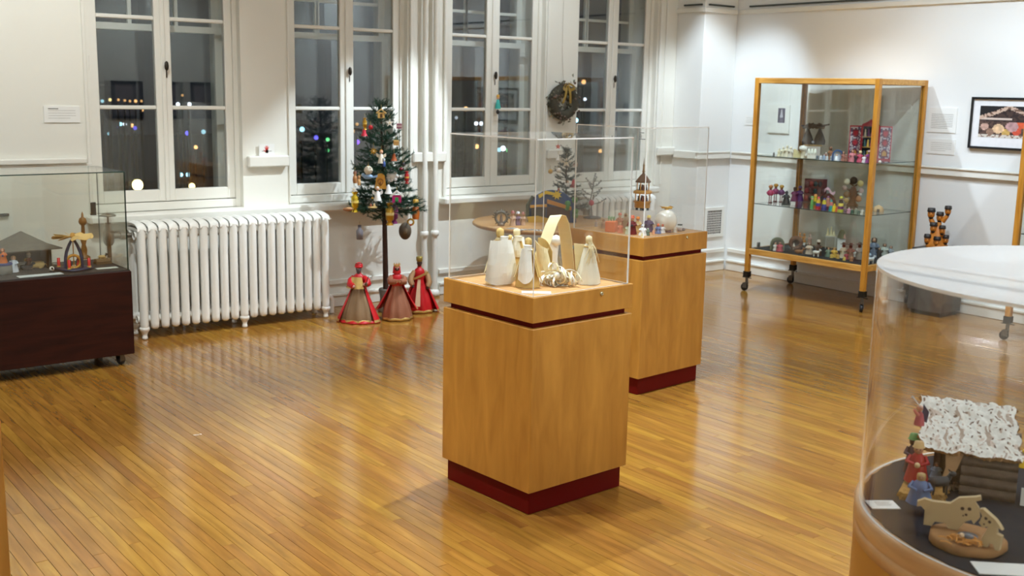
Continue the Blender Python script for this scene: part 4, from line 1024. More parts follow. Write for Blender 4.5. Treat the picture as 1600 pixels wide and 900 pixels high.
for k in range(60):
    a = q.uniform(0, 2*PI); c = Vector((q.gauss(0, .035), q.gauss(0, .022), q.uniform(.002, .05))); d = Vector((math.cos(a), math.sin(a)*.7, q.uniform(-.3, .5)))*q.uniform(.012, .03); b.tube([c-d*.5, c+d*.5+Vector((0, 0, .004))], .0008, 3)
b.v = [(x, y, max(z, .001)) for x, y, z in b.v]; stuff(b.obj('straw', HUSKP, t))
p = at(838, 457, z=ZA); t = tag(MB().box(-.055, .055, -.022, .022, 0, .0012).obj('label_card', CARD, None, p, face(p)), 'small white card lying at the front corner of the near pedestal', 'card')

# ------------------------------------------------------------------ toys on the far pedestal
ZB = .8482
def tw(px, py, z=ZB): return at(px, py, z=z)
p = tw(1002, 358); pm_ = ppm(p); t = thing('acrylic_riser', 'clear acrylic block under the wooden toy tower', 'riser', p, .0884)
pane('block', (-.05, .05, -.05, .05, 0, .108), 'z', ACRYL, EDGE, t)
t = thing('toy_tower', 'three-tier wooden toy tower with a pointed dark roof and spire', 'toy', (p.x, p.y, p.z+.1085), face(p)+.2)
YW_ = P((206, 148, 56), .4); BR_ = P((110, 72, 40), .4); DKF = P((40, 38, 52), .4)
MB().lathe([(.044, .012), (.044, .040), (.050, .042), (.050, .048)], 8).obj('base', YW_, t)
for k in range(4): MB().box(.03*math.cos(k*PI/2)-.006, .03*math.cos(k*PI/2)+.006, .03*math.sin(k*PI/2)-.006, .03*math.sin(k*PI/2)+.006, 0, .0125).obj('foot', DKF, t)
def tier(z, r_, h, n=8):
    for k in range(n):
        a = 2*PI*k/n+.2; MB().tube([(r_*math.cos(a), r_*math.sin(a), z), (r_*math.cos(a), r_*math.sin(a), z+h)], .0032, 6).obj('column', YW_, t)
    for k, c in enumerate(((40, 44, 80), (90, 34, 40), (60, 60, 60), (150, 90, 60))):
        a = 2*PI*k/4; MB().lathe([(.008, 0), (.006, h*.45), (.003, h*.5), (.0055, h*.62), (.0001, h*.74)], 8, (r_*.5*math.cos(a), r_*.5*math.sin(a), z)).obj('tier_figure', P(c), t)
tier(.048, .042, .042); MB().lathe([(.052, .090), (.054, .094), (.050, .104), (.040, .108)], 8).obj('gallery', YW_, t)
tier(.108, .034, .042); MB().lathe([(.042, .150), (.044, .154), (.040, .160), (.020, .186), (.0065, .200), (.0055, .212)], 8).obj('roof', BR_, t)
MB().lathe([(.010, .208), (.006, .215), (.0045, .24), (.007, .243), (.003, .25), (.0001, .290)], 8).obj('spire', P((150, 112, 58), .4), t)
p = tw(1040, 362); t = thing('globe_ornament', 'large pearly white glass globe with a gold dragonfly cap', 'ornament', p, face(p))
r_ = 17.5/ppm(p); m, nt, pr = newmat('pearl_glass'); pr.inputs['Base Color'].default_value = rgb(244, 238, 224); pr.inputs['Roughness'].default_value = .12; pr.inputs['Coat Weight'].default_value = .6
MB().ball((0, 0, r_*1.0), r_, 28).obj('globe', m, t); MB().lathe([(.012, r_*1.98), (.011, r_*2.1)], 12).obj('cap', GOLDM, t)
b = MB(); b.tube([(-.028, 0, r_*2.16), (.03, 0, r_*2.12)], .006, 8)
for s_ in (-1, 1): b.prism([(-.005, r_*2.13), (s_*.03-.01, r_*2.32), (s_*.035+.005, r_*2.2), (.008, r_*2.12)], s_*.012, s_*.012+.002)
b.obj('topper', GOLDM, t)
def figurine(label, p, H, robe, skin, hat=None, cat='figurine', group=None, wide=.26, arms=True, hair=None, rz=0, name='figurine', hold=None, base=None):
    t = thing(name, label, cat, p, face(p)+rz, group); w_ = wide*H
    z0 = 0
    if base: MB().box(-w_*1.15, w_*1.15, -w_, w_, 0, H*.09, H*.01).obj('base', P(base), t); z0 = H*.09
    MB().lathe([(w_, z0+.0003), (w_*.96, z0+H*.06), (w_*.7, H*.4), (w_*.62, H*.6), (w_*.3, H*.7)], 14, (0, 0, 0), 1, .82, .05, 6).obj('robe', P(robe), t)
    hd = MB(); hd.ball((0, 0, H*.79), H*.115, 12, .95, 1, 1.08); hd.ball((0, -H*.115, H*.785), H*.022, 5); hd = hd.obj('head', P(skin), t)
    e = MB()
    for s_ in (-1, 1): e.ball((s_*H*.04, -H*.105, H*.81), H*.014, 5)
    e.obj('eyes', BLACK, hd)
    if hair: MB().lathe([(H*.12, H*.70), (H*.13, H*.80), (H*.115, H*.88), (.0001, H*.925)], 12, (0, H*.025, 0)).obj('hair', P(hair), hd)
    if hat: MB().lathe([(H*.15, H*.85), (H*.12, H*.88), (H*.10, H*.98), (.0001, H)], 12).obj('hat', P(hat), hd)
    if arms:
        for s_ in (-1, 1): MB().tube([(s_*w_*.55, 0, H*.63), (s_*w_*.85, -w_*.3, H*.5), (s_*w_*.25, -w_*.85, H*.48)], [H*.05, H*.055, H*.035], 7).obj('arm', P(robe), t)
    if hold: MB().ball((0, -w_*1.0, H*.48), H*.07, 7).obj('held_gift', P(hold), t)
    return t
def animal(label, p, L, col, kind='sheep', rz=0, lying=False, group=None, head=None):
    t = thing(kind, label, 'animal figure', p, face(p)+rz, group); lz = .0 if lying else L*.32
    b = MB(); b.lathe([(.0001, -L*.42), (L*.17, -L*.36), (L*.21, -L*.15), (L*.19, L*.12), (L*.2, L*.3), (.0001, L*.42)], 12); b.v = [(z, x, y+lz+L*.2) for x, y, z in b.v]; b.obj('body', P(col, .8), t)
    h = MB(); h.tube([(L*.33, 0, lz+L*.28), (L*.44, 0, lz+L*.46)], [L*.12, L*.09], 8); h.ball((L*.5, -.02*L, lz+L*.50), L*.12, 10, 1.35, .85, .9)
    for s_ in (-1, 1): h.prism([(L*.42, lz+L*.56), (L*.36, lz+L*.68), (L*.47, lz+L*.60)], s_*L*.09-.01*L, s_*L*.09+.01*L)
    h.obj('head', P(head or col, .8), t)
    for sx in (-1, 1):
        for sy in (-1, 1):
            if lying: MB().tube([(sx*L*.26, sy*L*.14, L*.06), (sx*L*.26+L*.14, sy*L*.2, L*.045)], L*.045, 6).obj('leg', P(col, .8), t)
            else: MB().tube([(sx*L*.28, sy*L*.1, lz+L*.12), (sx*L*.28-.02*L*sx, sy*L*.1, lz*.55), (sx*L*.28, sy*L*.1, .0005)], [L*.07, L*.045, L*.04], 6).obj('leg', P(col, .8), t)
    MB().tube([(-L*.42, 0, lz+L*.26), (-L*.52, 0, lz+L*.14)], [L*.03, L*.02], 5).obj('tail', P(col, .8), t)
    return t
ORG = (226, 104, 40)
p = tw(955, 362); t = thing('gift_box', 'bright orange gift box with green leaves on the far pedestal', 'toy', p, .5); s_ = 16/ppm(p)
MB().box(-s_/2, s_/2, -s_/2, s_/2, 0, s_*1.05, .003).obj('box', P(ORG), t); b = MB()
for k in range(6): a = k*1.05; b.prism([(0, s_*1.05), (s_*.45*math.cos(a), s_*1.35), (s_*.15*math.cos(a), s_*1.5)], s_*.3*math.sin(a), s_*.3*math.sin(a)+.003)
b.obj('leaves', P((96, 156, 96)), t)
def bfig(px, py, h, robe, skin, label, **k): p = tw(px, py); return figurine(label, p, h/ppm(p), robe, skin, **k)
GB = None
bfig(943, 357, 16, (206, 168, 140), SKIN, 'small beige toy figure left of the orange gift box', hair=(150, 96, 70))
bfig(931, 354, 11, (214, 200, 196), SKIN, 'tiny pale toy figure at the left end of the toy row', hat=(226, 214, 206))
bfig(968, 356, 24, (200, 120, 90), SKIN, 'red-brown toy figure just behind the orange gift box', hat=(206, 84, 60))
bfig(969, 364, 18, (228, 128, 96), SKIN, 'salmon toy figure right of the orange gift box', hair=(190, 140, 90))
bfig(977, 356, 25, (214, 190, 164), (150, 100, 80), 'toy figure with a woolly cream head behind the salmon one', hair=(216, 190, 150))
bfig(981, 366, 18, (206, 214, 186), SKIN, 'pale green toy figure beside the cover edge', hair=(120, 90, 60))
bfig(987, 366, 30, (120, 30, 26), SKIN, 'tall dark red toy soldier with black middle on the far pedestal', hat=(206, 90, 44), hold=(30, 30, 34))
bfig(996, 362, 24, (222, 190, 130), SKIN, 'toy figure under a broad orange hat', hat=(226, 130, 36), hold=(240, 226, 190))
bfig(1004, 368, 18, (242, 240, 236), (242, 238, 232), 'plump white snowman-like toy by the front corner', hat=(206, 206, 206), wide=.36)
bfig(1003, 371, 9, (240, 226, 180), (238, 226, 200), 'tiny cream bottle-shaped toy at the front corner')
bfig(1013, 362, 26, (92, 66, 96), SKIN, 'purple toy figure with a yellow hat below the globe', hat=(216, 188, 96), wide=.32)
bfig(1012, 368, 13, (96, 112, 90), (160, 180, 150), 'small grey-green toy at the foot of the purple figure')
bfig(1021, 366, 9, (226, 160, 120), SKIN, 'short peach toy standing in front of the globe')
bfig(1028, 365, 16, (98, 112, 160), ORG, 'orange-topped toy in a blue pot in front of the globe', hat=ORG, wide=.3)
bfig(1035, 364, 14, (236, 230, 222), (200, 100, 60), 'orange-haired toy in a white pot in front of the globe', hat=(196, 96, 52), wide=.34)
bfig(1045, 363, 10, (120, 72, 66), (226, 170, 150), 'dark red little toy at the right foot of the globe', wide=.4)
bfig(1054, 363, 11, (236, 228, 214), (240, 232, 220), 'small white toy goose next to the jar', wide=.3)
p = tw(1062, 361); t = thing('glass_jar', 'small clear jar with dark lid on the far pedestal', 'jar', p); s_ = 9/ppm(p)
b = MB(); b.lathe([(s_*.45, .0005), (s_*.5, s_*.15), (s_*.5, s_*.85), (s_*.4, s_)], 16, cap=False); b.obj('jar', ACRYL, t); MB().lathe([(.0001, .001), (s_*.42, .001), (s_*.42, s_*.45), (.0001, s_*.45)], 14, cap=False).obj('filling', P((206, 180, 170)), t); MB().lathe([(s_*.42, s_), (s_*.42, s_*1.2)], 14).obj('lid', P((70, 74, 66)), t)
p = tw(1068, 361); tag(MB().ball((0, 0, .009), .009, 8).obj('bead', P((150, 132, 124)), None, p), 'tiny round bead beside the small jar', 'ornament')

# ------------------------------------------------------------------ in the glass case at the left
def tc_(px, py, z=ZD+.0006): return at(px, py, z=z)
p = tc_(30, 421)+Vector((.02, .0, 0)); t = thing('stable', 'dark grey wooden stable with a pyramid roof in the left glass case', 'stable', p, .1); G1 = P((84, 78, 70), .9, var=.25); G2 = P((104, 98, 88), .9, var=.25)
MB().box(-.15, -.135, -.07, .07, 0, .115).obj('wall', G1, t); MB().box(.12, .135, -.07, .07, 0, .115).obj('wall', G1, t); MB().box(-.135, .12, .055, .07, 0, .115).obj('wall', G1, t)
MB().add([(-.17, -.10, .118), (.165, -.10, .116), (.165, .10, .118), (-.17, .10, .118), (0, 0, .215)], [(0, 1, 4), (1, 2, 4), (2, 3, 4), (3, 0, 4), (3, 2, 1, 0)]).obj('roof', G2, t)
MB().box(-.19, .185, -.105, .105, .112, .119).obj('eaves', G2, t)
def cfig(px, py, h, robe, skin, label, **k): p = tc_(px, py); return figurine(label, p, h/ppm(p), robe, skin, **k)
p = tc_(6, 428); t = thing('stone_block', 'grey round block under the orange and blue figure', 'stand', p); MB().lathe([(.042, .0003), (.046, .01), (.044, .055), (.03, .058), (.0001, .058)], 16).obj('block', P((120, 118, 112), .8), t); MB().lathe([(.046, .050), (.047, .056), (.046, .060)], 16).obj('blue_band', P((70, 80, 130)), t)
figurine('figure in orange and dark blue robes standing on a grey block', Vector((p.x, p.y, p.z+.0605)), 25/ppm(p), (206, 112, 54), SKIN, hair=(150, 80, 50), hold=(60, 70, 120))
cfig(22, 425, 28, (210, 218, 232), SKIN, 'white and blue angel figure in front of the grey stable', hair=(206, 160, 110))
p = tc_(34, 419); animal('small white lamb beside the angel in the left case', p, .05, (232, 226, 210), 'sheep', .3)
p = tc_(42, 422); animal('small black lying dog by the yellow donkey', p, .07, (44, 40, 40), 'dog', .2, True)
p = tc_(58, 419); animal('cream-yellow lying donkey in front of the stable corner', p, .10, (222, 190, 122), 'donkey', PI, True)
cfig(46, 420, 26, (150, 92, 60), (232, 226, 214), 'thin brown figure with a white hat behind the lying donkey', hat=(236, 232, 224), wide=.16)
p = tc_(81, 424); t = thing('snow_ball', 'tiny dark and white ball figure between stable and candle pyramid', 'ornament', p); MB().ball((0, 0, .014), .014, 10).obj('ball', P((230, 226, 220)), t); MB().ball((0, -.010, .018), .007, 6).obj('mark', BLACK, t)
p = tc_(63, 430); t = tag(MB().box(-.115, .115, -.03, .03, 0, .002).obj('label_card', P((214, 220, 222)), None, p, .03), 'long white card lying at the front of the left glass case', 'card')
p = tc_(167, 419); tag(MB().box(-.058, .058, -.022, .022, 0, .002).obj('label_card', P((206, 208, 200)), None, p, .03), 'white card lying at the right end of the left glass case', 'card')
p = tc_(74, 414); tag(MB().lathe([(.06, 0), (.06, .003), (.0001, .003)], 24).obj('round_mirror', P((120, 120, 108), .15), None, p), 'flat grey disc lying right of the stable', 'disc')
# candle pyramid
p = tc_(116, 421); s_ = 1/ppm(p); t = thing('candle_pyramid', 'blue candle pyramid with wooden fan blades and red candles', 'toy', p, face(p)); NAVY = P((40, 46, 74), .5, var=.15)
MB().lathe([(26*s_, .004), (26*s_, 3.5*s_), (24*s_, 4*s_), (.0001, 4*s_)], 8, rip=.1, nr=4).obj('base', NAVY, t)
for k in range(6): a = k*PI/3; MB().ball((22*s_*math.cos(a), 22*s_*math.sin(a)*.9, .0055), .0055, 6).obj('foot', NAVY, t)
for k in range(4):
    a = PI/4+k*PI/2
    pts = [(17*s_*math.cos(a)*f, 17*s_*math.sin(a)*f, z*s_) for f, z in ((1, 4), (1, 16), (.82, 28), (.5, 38), (.12, 47))]
    MB().tube(pts, [2.4*s_, 2.6*s_, 2.4*s_, 2.2*s_, 2*s_], 6).obj('arch_rib', NAVY, t)
b = MB(); b.M = Matrix.Translation((0, 0, 14*s_)); b.torus((0, -11*s_, 0), 10*s_, 2.2*s_, 20, 6); b.obj('arch', P((206, 150, 62)), t)
MB().lathe([(13*s_, 4*s_), (13*s_, 5.2*s_), (.0001, 5.3*s_)], 16).obj('platform', P((232, 214, 170)), t)
for k, c in enumerate(((206, 60, 50), (60, 70, 60), (216, 170, 90), (40, 40, 46))): a = k*PI/2-.7; MB().lathe([(2.6*s_, 5.2*s_), (2*s_, 11*s_), (1*s_, 12*s_), (2*s_, 14*s_), (.0001, 16*s_)], 8, (8*s_*math.cos(a), 8*s_*math.sin(a), 0)).obj('figure', P(c), t)
for k in range(4):
    a = k*PI/2-.3; x_, y_ = 23*s_*math.cos(a), 21*s_*math.sin(a)
    MB().lathe([(2.3*s_, 4*s_), (2.3*s_, 18*s_), (.0001, 18.5*s_)], 10, (x_, y_, 0)).obj('candle', P((206, 34, 34), .35), t); MB().lathe([(3*s_, 3.4*s_), (3.2*s_, 6*s_)], 10, (x_, y_, 0)).obj('candle_cup', P((214, 170, 90)), t)
MB().tube([(0, 0, 5*s_), (0, 0, 58*s_)], .9*s_, 6).obj('shaft', P((206, 150, 62)), t); MB().lathe([(3.5*s_, 50*s_), (4*s_, 53*s_), (3*s_, 57*s_), (.0001, 58*s_)], 10).obj('hub', P((214, 160, 80)), t)
for k in range(8):
    a = k*PI/4+.2; b = MB(); b.M = Matrix.Rotation(a, 4, 'Z') @ Matrix.Translation((0, 0, 52*s_)) @ Matrix.Rotation(.5, 4, 'X'); b.prism([(3*s_, -1.2*s_), (14*s_, -7*s_), (28*s_, -8*s_), (31*s_, -2*s_), (30*s_, 6*s_), (14*s_, 5*s_), (3*s_, 1.2*s_)], -.0008, .0008, 'XY'); b.obj('fan_blade', P((222, 184, 118)), t)
p = tc_(132, 404); s_ = 1/ppm(p); t = thing('turned_spindle', 'tall turned brown wooden spindle behind the candle pyramid', 'toy', p, 0)
MB().lathe([(9*s_, 0), (9*s_, 3*s_), (4*s_, 6*s_), (5*s_, 14*s_), (3*s_, 22*s_), (5*s_, 30*s_), (3*s_, 36*s_), (2.6*s_, 52*s_), (5*s_, 54*s_), (6.5*s_, 58*s_), (5*s_, 63*s_), (2*s_, 65*s_), (1.6*s_, 70*s_), (.0001, 74*s_)], 16).obj('spindle', P((150, 98, 42), .35), t)
MB().tube([(-14*s_, 0, 40*s_), (-7*s_, 0, 38.5*s_), (0, 0, 40*s_)], 1.6*s_, 6).obj('arm', P((120, 80, 40)), t)
p = tc_(160, 412); t = thing('sled', 'little brown wooden sled-like manger at the right of the left case', 'toy', p, .1); MB().box(-.042, .042, -.02, .02, .012, .03, .002).obj('box', P((130, 104, 72), .8), t)
for s_ in (-1, 1): MB().box(-.046, .046, s_*.022-.003, s_*.022+.003, 0, .012).obj('runner', P((110, 86, 58)), t)
animal('small tan and black dog figure lying on the brown sled', Vector((p.x, p.y, p.z+.0305)), .05, (190, 158, 104), 'dog', 0, True, None, (60, 52, 40))

# ------------------------------------------------------------------ inside the acrylic drum
ZC_ = .8401
pf = at(1525, 800, z=ZC_); u_ = 1/ppm(pf)
pb = at(1520, 770, z=ZC_); t = thing('bark_stable', 'log-walled stable with a white birch-bark roof in the acrylic drum', 'stable', pb, face(pb)); s_ = 1/ppm(pb)
def barkcol(u, v):
    n1 = noise.noise(Vector((u*9, v*5, 1))); n2 = noise.noise(Vector((u*30, v*22, 4))); n3 = noise.noise(Vector((u*14+2, v*2.2, 9)))
    if n3 > .42: return (178, 158, 142)
    if n2 > .40: return (126, 102, 86)
    if n2 > .27: return (196, 176, 160)
    if n1 > .48: return (208, 190, 176)
    g = int(228+18*n2); return (g, g-4, g-12)
def roof(u, v):
    n = noise.noise(Vector((u*11, v*4, 2)))*.006+noise.noise(Vector((u*34, v*20, 7)))*.003
    x_ = (u-.5)*(138+10*v)*s_-(22-14*v)*s_+.003*math.sin(v*23); return (x_, (48-78*v)*s_, (134-64*v)*s_+n+.002*math.sin(u*17)*v)
b = MB(); nu, nv = 56, 34; b.sheet(roof, nu, nv, -.009); ro = b.obj('bark_roof', print_mat(), t)
ca = ro.data.color_attributes.new('ink', 'FLOAT_COLOR', 'CORNER'); k = 0; ntop = nu*nv
for i, pl in enumerate(ro.data.polygons):
    c = rgb(*barkcol((i//nv)/nu, (i % nv)/nv)) if i < ntop else rgb(176, 132, 82)
    for _ in pl.vertices: ca.data[k].color = c; k += 1
LOGM = P((110, 92, 76), .9, scale=60, var=.4, bump=.4)
for k in range(4):
    zz = (8+16*k)*s_
    b = MB(); b.sheet(lambda u, v: ((-20+80*u)*s_, (-18+5*math.cos(PI*(v-.5)))*s_*-1-36*s_+.0015*noise.noise(Vector((u*20, v*4, k))), zz+(v-.5)*16*s_), 18, 6); b.obj('front_log', LOGM, t)
MB().box(-20*s_, 60*s_, -16*s_, 34*s_, 0, 66*s_).obj('log_core', LOGM, t)
for xx in (-58, 54): MB().box(xx*s_, (xx+7)*s_, 20*s_, 34*s_, 0, 96*s_, .001).obj('post', LOGM, t)
pl = [(-66, 0), (-34, 0), (-36, 18), (-26, 40), (-18, 66), (-62, 84), (-50, 60), (-46, 30)]
MB().prism([(x_*s_, z_*s_) for x_, z_ in pl][:5]+[(-30*s_, 66*s_), (-44*s_, 66*s_), (-42*s_, 40*s_), (-46*s_, 24*s_)], -22*s_, -12*s_).obj('cut_slab', P((190, 152, 110), .8, scale=40, var=.2), t)
MB().box(-62*s_, -20*s_, 26*s_, 32*s_, 0, 66*s_).obj('back_wall', LOGM, t)
b = MB(); q = random.Random(3)
for k in range(40): c = Vector((q.uniform(-70, -22)*s_, q.uniform(-16, 22)*s_, .002)); b.ball(c+Vector((0, 0, .003)), q.uniform(.002, .006), 5)
b.obj('rubble', P((150, 130, 108), .9), t)
# group of kings on a mossy board
pm2 = at(1440, 778, z=ZC_); s2 = 1/ppm(pm2); t = thing('mossy_board', 'brown mossy board under the little kings left of the bark stable', 'base', pm2, face(pm2)-.1)
MB().sheet(lambda u, v: ((-32+64*u)*s2, (-24+88*v)*s2, .014+.0035*noise.noise(Vector((u*12, v*12, 0)))), 20, 20, .0145).obj('moss', P((168, 126, 64), .95, scale=120, var=.45, bump=.6), t)
def dfig(px, py, h, robe, skin, label, **k):
    p = at(px, py, z=ZC_+.0185); return figurine(label, p, h/ppm(p), robe, skin, **k)
dfig(1424, 738, 64, (78, 48, 60), (90, 60, 46), 'little king in dark purple with a green cap on the mossy board', hat=(96, 140, 70), wide=.2)
dfig(1431, 752, 66, (170, 34, 36), (190, 140, 110), 'little king in a red robe and cream shawl in the middle of the mossy board', hat=(196, 160, 106), wide=.27, hold=(226, 196, 150))
dfig(1436, 786, 54, (92, 116, 158), (180, 140, 110), 'little kneeling king in a blue robe at the front of the mossy board', hair=(176, 150, 96), wide=.36)
p = at(1466, 772, z=ZC_+.0185); animal('small dark grey donkey on the mossy board beside the stable', p, 40/ppm(p), (64, 62, 62), 'donkey', .5)
p = at(1462, 746, z=ZC_+.0185); figurine('tiny pale blue kneeling figure behind the dark donkey', p, 26/ppm(p), (150, 170, 190), SKIN, hair=(110, 80, 60), wide=.35)
pa = at(1436, 664, y=pb.y-.02); t = thing('angel_figure', 'small pink and blue trumpet angel fixed at the left end of the bark roof', 'figurine', pa, face(pa)); s3 = 1/ppm(pa)
MB().lathe([(8*s3, 0), (7*s3, 8*s3), (5*s3, 18*s3), (2*s3, 22*s3)], 12).obj('robe', P((180, 80, 90)), t); MB().ball((-1*s3, 0, 27*s3), 5*s3, 10).obj('head', P((206, 140, 110)), t)
MB().prism([(2*s3, 8*s3), (11*s3, 4*s3), (13*s3, 22*s3), (4*s3, 34*s3)], 2*s3, 4*s3).obj('wing', P((60, 72, 104)), t); MB().tube([(-2*s3, -4*s3, 16*s3), (-7*s3, -6*s3, 22*s3), (-9*s3, -8*s3, 26*s3)], [3*s3, 2.4*s3, 2*s3], 7).obj('arm', P((206, 120, 110)), t)
MB().tube([(2*s3, -5*s3, 28*s3), (-10*s3, -7*s3, 42*s3), (-14*s3, -8*s3, 46*s3)], [.8*s3, 1.2*s3, 2.6*s3], 8).obj('trumpet', SILV, t)
# wood slice with plywood animals
pw = at(1510, 858, z=ZC_); s4 = 1/ppm(pw); t = thing('wood_slice', 'round wood slice with bark edge in front of the bark stable', 'base', pw, face(pw))
MB().lathe([(55*s4, .0003), (58*s4, .004), (57*s4, .015), (53*s4, .017)], 40, (0, 20*s4, 0), 1, .98, .02, 7).obj('bark', P((160, 116, 70), .8, scale=50, var=.3), t)
MB().lathe([(53*s4, .0165), (.0001, .0172)], 40, (0, 20*s4, 0), 1, .98, cap=False).obj('grey_top', P((116, 116, 120), .8), t)
PLY = P((196, 172, 130), .6, scale=30, var=.08)
def cutout(px, py, poly, label, nm, rz, marks):
    p = at(px, py, z=ZC_+.0178); s5 = 1/ppm(p); t = thing(nm, label, 'animal figure', p, face(p)+rz)
    MB().prism([(x_*s5, z_*s5) for x_, z_ in poly], -4.5*s5, 4.5*s5).obj('body', PLY, t)
    b = MB()
    for (x_, z_, r_) in marks: b.lathe([(r_*s5, -.0004), (.0001, -.0005)], 8, cap=False); b.v[-16:] = [(x*1+x_*s5, -4.6*s5, y+z_*s5) for x, y, z in b.v[-16:]]
    b.obj('drilled_face', P((70, 54, 40)), t); return t
ox = [(-46, 0), (-46, 24), (-52, 30), (-58, 28), (-58, 36), (-48, 42), (-36, 40), (-10, 41), (2, 52), (24, 57), (32, 60), (34, 54), (24, 50), (32, 40), (34, 26), (26, 14), (22, 20), (14, 16), (4, 0), (-10, 0), (-14, 8), (-30, 8), (-34, 0)]
cutout(1492, 826, ox, 'plywood cut-out sheep lying at the back of the wood slice', 'plywood_sheep', 0, [(8, 36, 3), (18, 37, 3), (14, 27, 2.2), (10, 25, 1.4)])
do = [(-14, 0), (-16, 12), (-10, 26), (-8, 34), (-16, 30), (-22, 36), (-18, 48), (-24, 58), (-18, 60), (-8, 54), (2, 48), (10, 40), (14, 34), (4, 38), (6, 26), (14, 24), (12, 0), (6, 0), (2, 8), (-4, 8), (-6, 0)]
cutout(1550, 856, do, 'plywood cut-out donkey standing at the right of the wood slice', 'plywood_donkey', -.35, [(-12, 46, 2.6), (-6, 42, 2.6), (-14, 36, 1.6)])
p = at(1508, 850, z=ZC_+.0178); s6 = 1/ppm(p); t = thing('straw_bed', 'little bundle of orange straw on the wood slice', 'manger', p, face(p)); b = MB(); q = random.Random(31)
for k in range(70):
    a = q.uniform(0, PI); c = Vector((q.gauss(0, 15)*s6, q.gauss(0, 6)*s6, q.uniform(1.5, 10)*s6)); d = Vector((math.cos(a), math.sin(a)*.6, q.uniform(-.2, .3)))*q.uniform(5, 10)*s6; b.tube([c-d, c+Vector((0, 0, 2*s6)), c+d], 1.1*s6, 4)
b.v = [(x, y, max(z, .0004)) for x, y, z in b.v]; stuff(b.obj('straw', P((214, 150, 74), .8, var=.25), t))
t = thing('swaddled_baby', 'tiny grey and white swaddled baby on the orange straw', 'figurine', Vector((p.x, p.y, p.z+11*s6)), face(p)); MB().ball((4*s6, 0, 2*s6), 6*s6, 10, 1.3, .8, .8).obj('blanket', P((120, 122, 130)), t); MB().ball((-6*s6, -1*s6, 3*s6), 4*s6, 10).obj('head', P((226, 196, 160)), t)
p = at(1379, 789, z=ZC_); t = thing('label_card', 'small white printed card on the black cloth at the left of the drum', 'card', p, -.62); MB().box(-.027, .027, -.021, .021, 0, .0012).obj('card', CARD, t)
b = MB()
for k in range(4): b.box(-.012, .018-.004*(k % 2), .012-.006*k, .0132-.006*k, .0012, .0015)
b.obj('text_lines', INK, t)
p = at(1572, 890, z=ZC_); t = tag(MB().box(-.05, .05, -.024, .024, 0, .0012).obj('label_card', CARD, None, p, -.75), 'white card lying at the front edge of the drum by the wood slice', 'card')
p = at(1600, 728, z=ZC_); t = thing('yellow_figure', 'yellow figure just cut off at the right edge inside the drum', 'figurine', p, face(p)); MB().lathe([(.02, .0003), (.017, .012), (.008, .024), (.0001, .027)], 14).obj('body', P((232, 186, 30)), t); MB().ball((0, 0, .030), .007, 8).obj('head', P((232, 186, 30)), t)
p = at(1597, 790, z=ZC_); t = tag(MB().box(-.004, .06, -.001, .001, 0, .035).obj('label_card', CARD, None, p, face(p)), 'upright white card cut off at the right edge of the view', 'card')

# ------------------------------------------------------------------ on the round table
def tt(px, py): return at(px, py, z=TZ+.0005)
p = tt(862, 347); s_ = 1/ppm(p); t = thing('painted_nativity', 'large painted night-sky nativity arch with a yellow comet on the round table', 'nativity', p, face(p)); q = random.Random(2)
pl = [(38*math.cos(a)*s_, (14+36*math.sin(a))*s_) for a in [PI*k/14 for k in range(15)]]+[(-38*s_, 0), (38*s_, 0)]
MB().prism(pl, -1*s_, 5*s_).obj('sky_board', P((44, 74, 130), .6, var=.3, scale=40), t)
MB().prism([(-34*s_, 22*s_), (-22*s_, 24*s_), (-8*s_, 24*s_), (-8*s_, 28*s_), (-34*s_, 26*s_)], -7*s_, -1*s_).obj('left_roof', P((206, 150, 46)), t)
MB().prism([(-8*s_, 30*s_), (30*s_, 20*s_), (30*s_, 25*s_), (-8*s_, 36*s_)], -9*s_, -1*s_).obj('right_roof', P((196, 132, 50)), t)
MB().box(-8*s_, 28*s_, -4*s_, -1*s_, 0, 24*s_).obj('hut_wall', P((84, 56, 44), .8, var=.3), t); MB().box(-32*s_, -10*s_, -4*s_, -1*s_, 0, 22*s_).obj('hut_wall', P((70, 62, 50), .8, var=.3), t)
MB().prism([(-36*s_, 0), (-8*s_, 0), (-4*s_, 6*s_), (-22*s_, 10*s_), (-38*s_, 8*s_)], -10*s_, -4*s_).obj('yellow_hill', P((206, 166, 50)), t)
b = MB(); b.prism([(-22*s_, 42*s_), (-20*s_, 37*s_), (-10*s_, 44*s_), (4*s_, 42*s_), (4*s_, 46*s_), (-10*s_, 49*s_)], -4*s_, -1*s_)
b.prism([((8 if k % 2 else 4)*math.sin(PI*k/8)*s_+7*s_, ((8 if k % 2 else 4)*math.cos(PI*k/8)+43)*s_) for k in range(16)], -5*s_, -1*s_); b.obj('comet', P((226, 196, 40)), t)
b = MB()
for k in range(5): b.ball(((28+q.uniform(-5, 9))*s_, -6*s_, (12+6*k)*s_), 5*s_, 7)
b.obj('green_tree', P((70, 130, 60)), t); b = MB(); b.tube([(-38*s_, -3*s_, 8*s_), (-38*s_, -3*s_, 26*s_), (-30*s_, -3*s_, 40*s_)], 3*s_, 6); b.obj('dark_trunk', P((60, 66, 48)), t)
p = tt(783, 353); s_ = 1/ppm(p); t = thing('twig_ring', 'grey twig ring ornament at the left end of the round table', 'ornament', p, face(p)); b = MB(); b.torus((0, 0, 13*s_), 9*s_, 2*s_, 20, 6); b.obj('ring', P((104, 98, 88), .9, var=.3), t); MB().lathe([(5*s_, 0), (6*s_, 3*s_), (3*s_, 5*s_)], 12).obj('foot', P((126, 104, 84)), t)
b = MB(); q = random.Random(8)
for k in range(18): a = q.uniform(0, 2*PI); b.tube([(9*s_*math.cos(a), 0, (13+9*math.sin(a))*s_), (14*s_*math.cos(a), q.uniform(-4, 4)*s_, (13+13*math.sin(a))*s_)], .8*s_, 4)
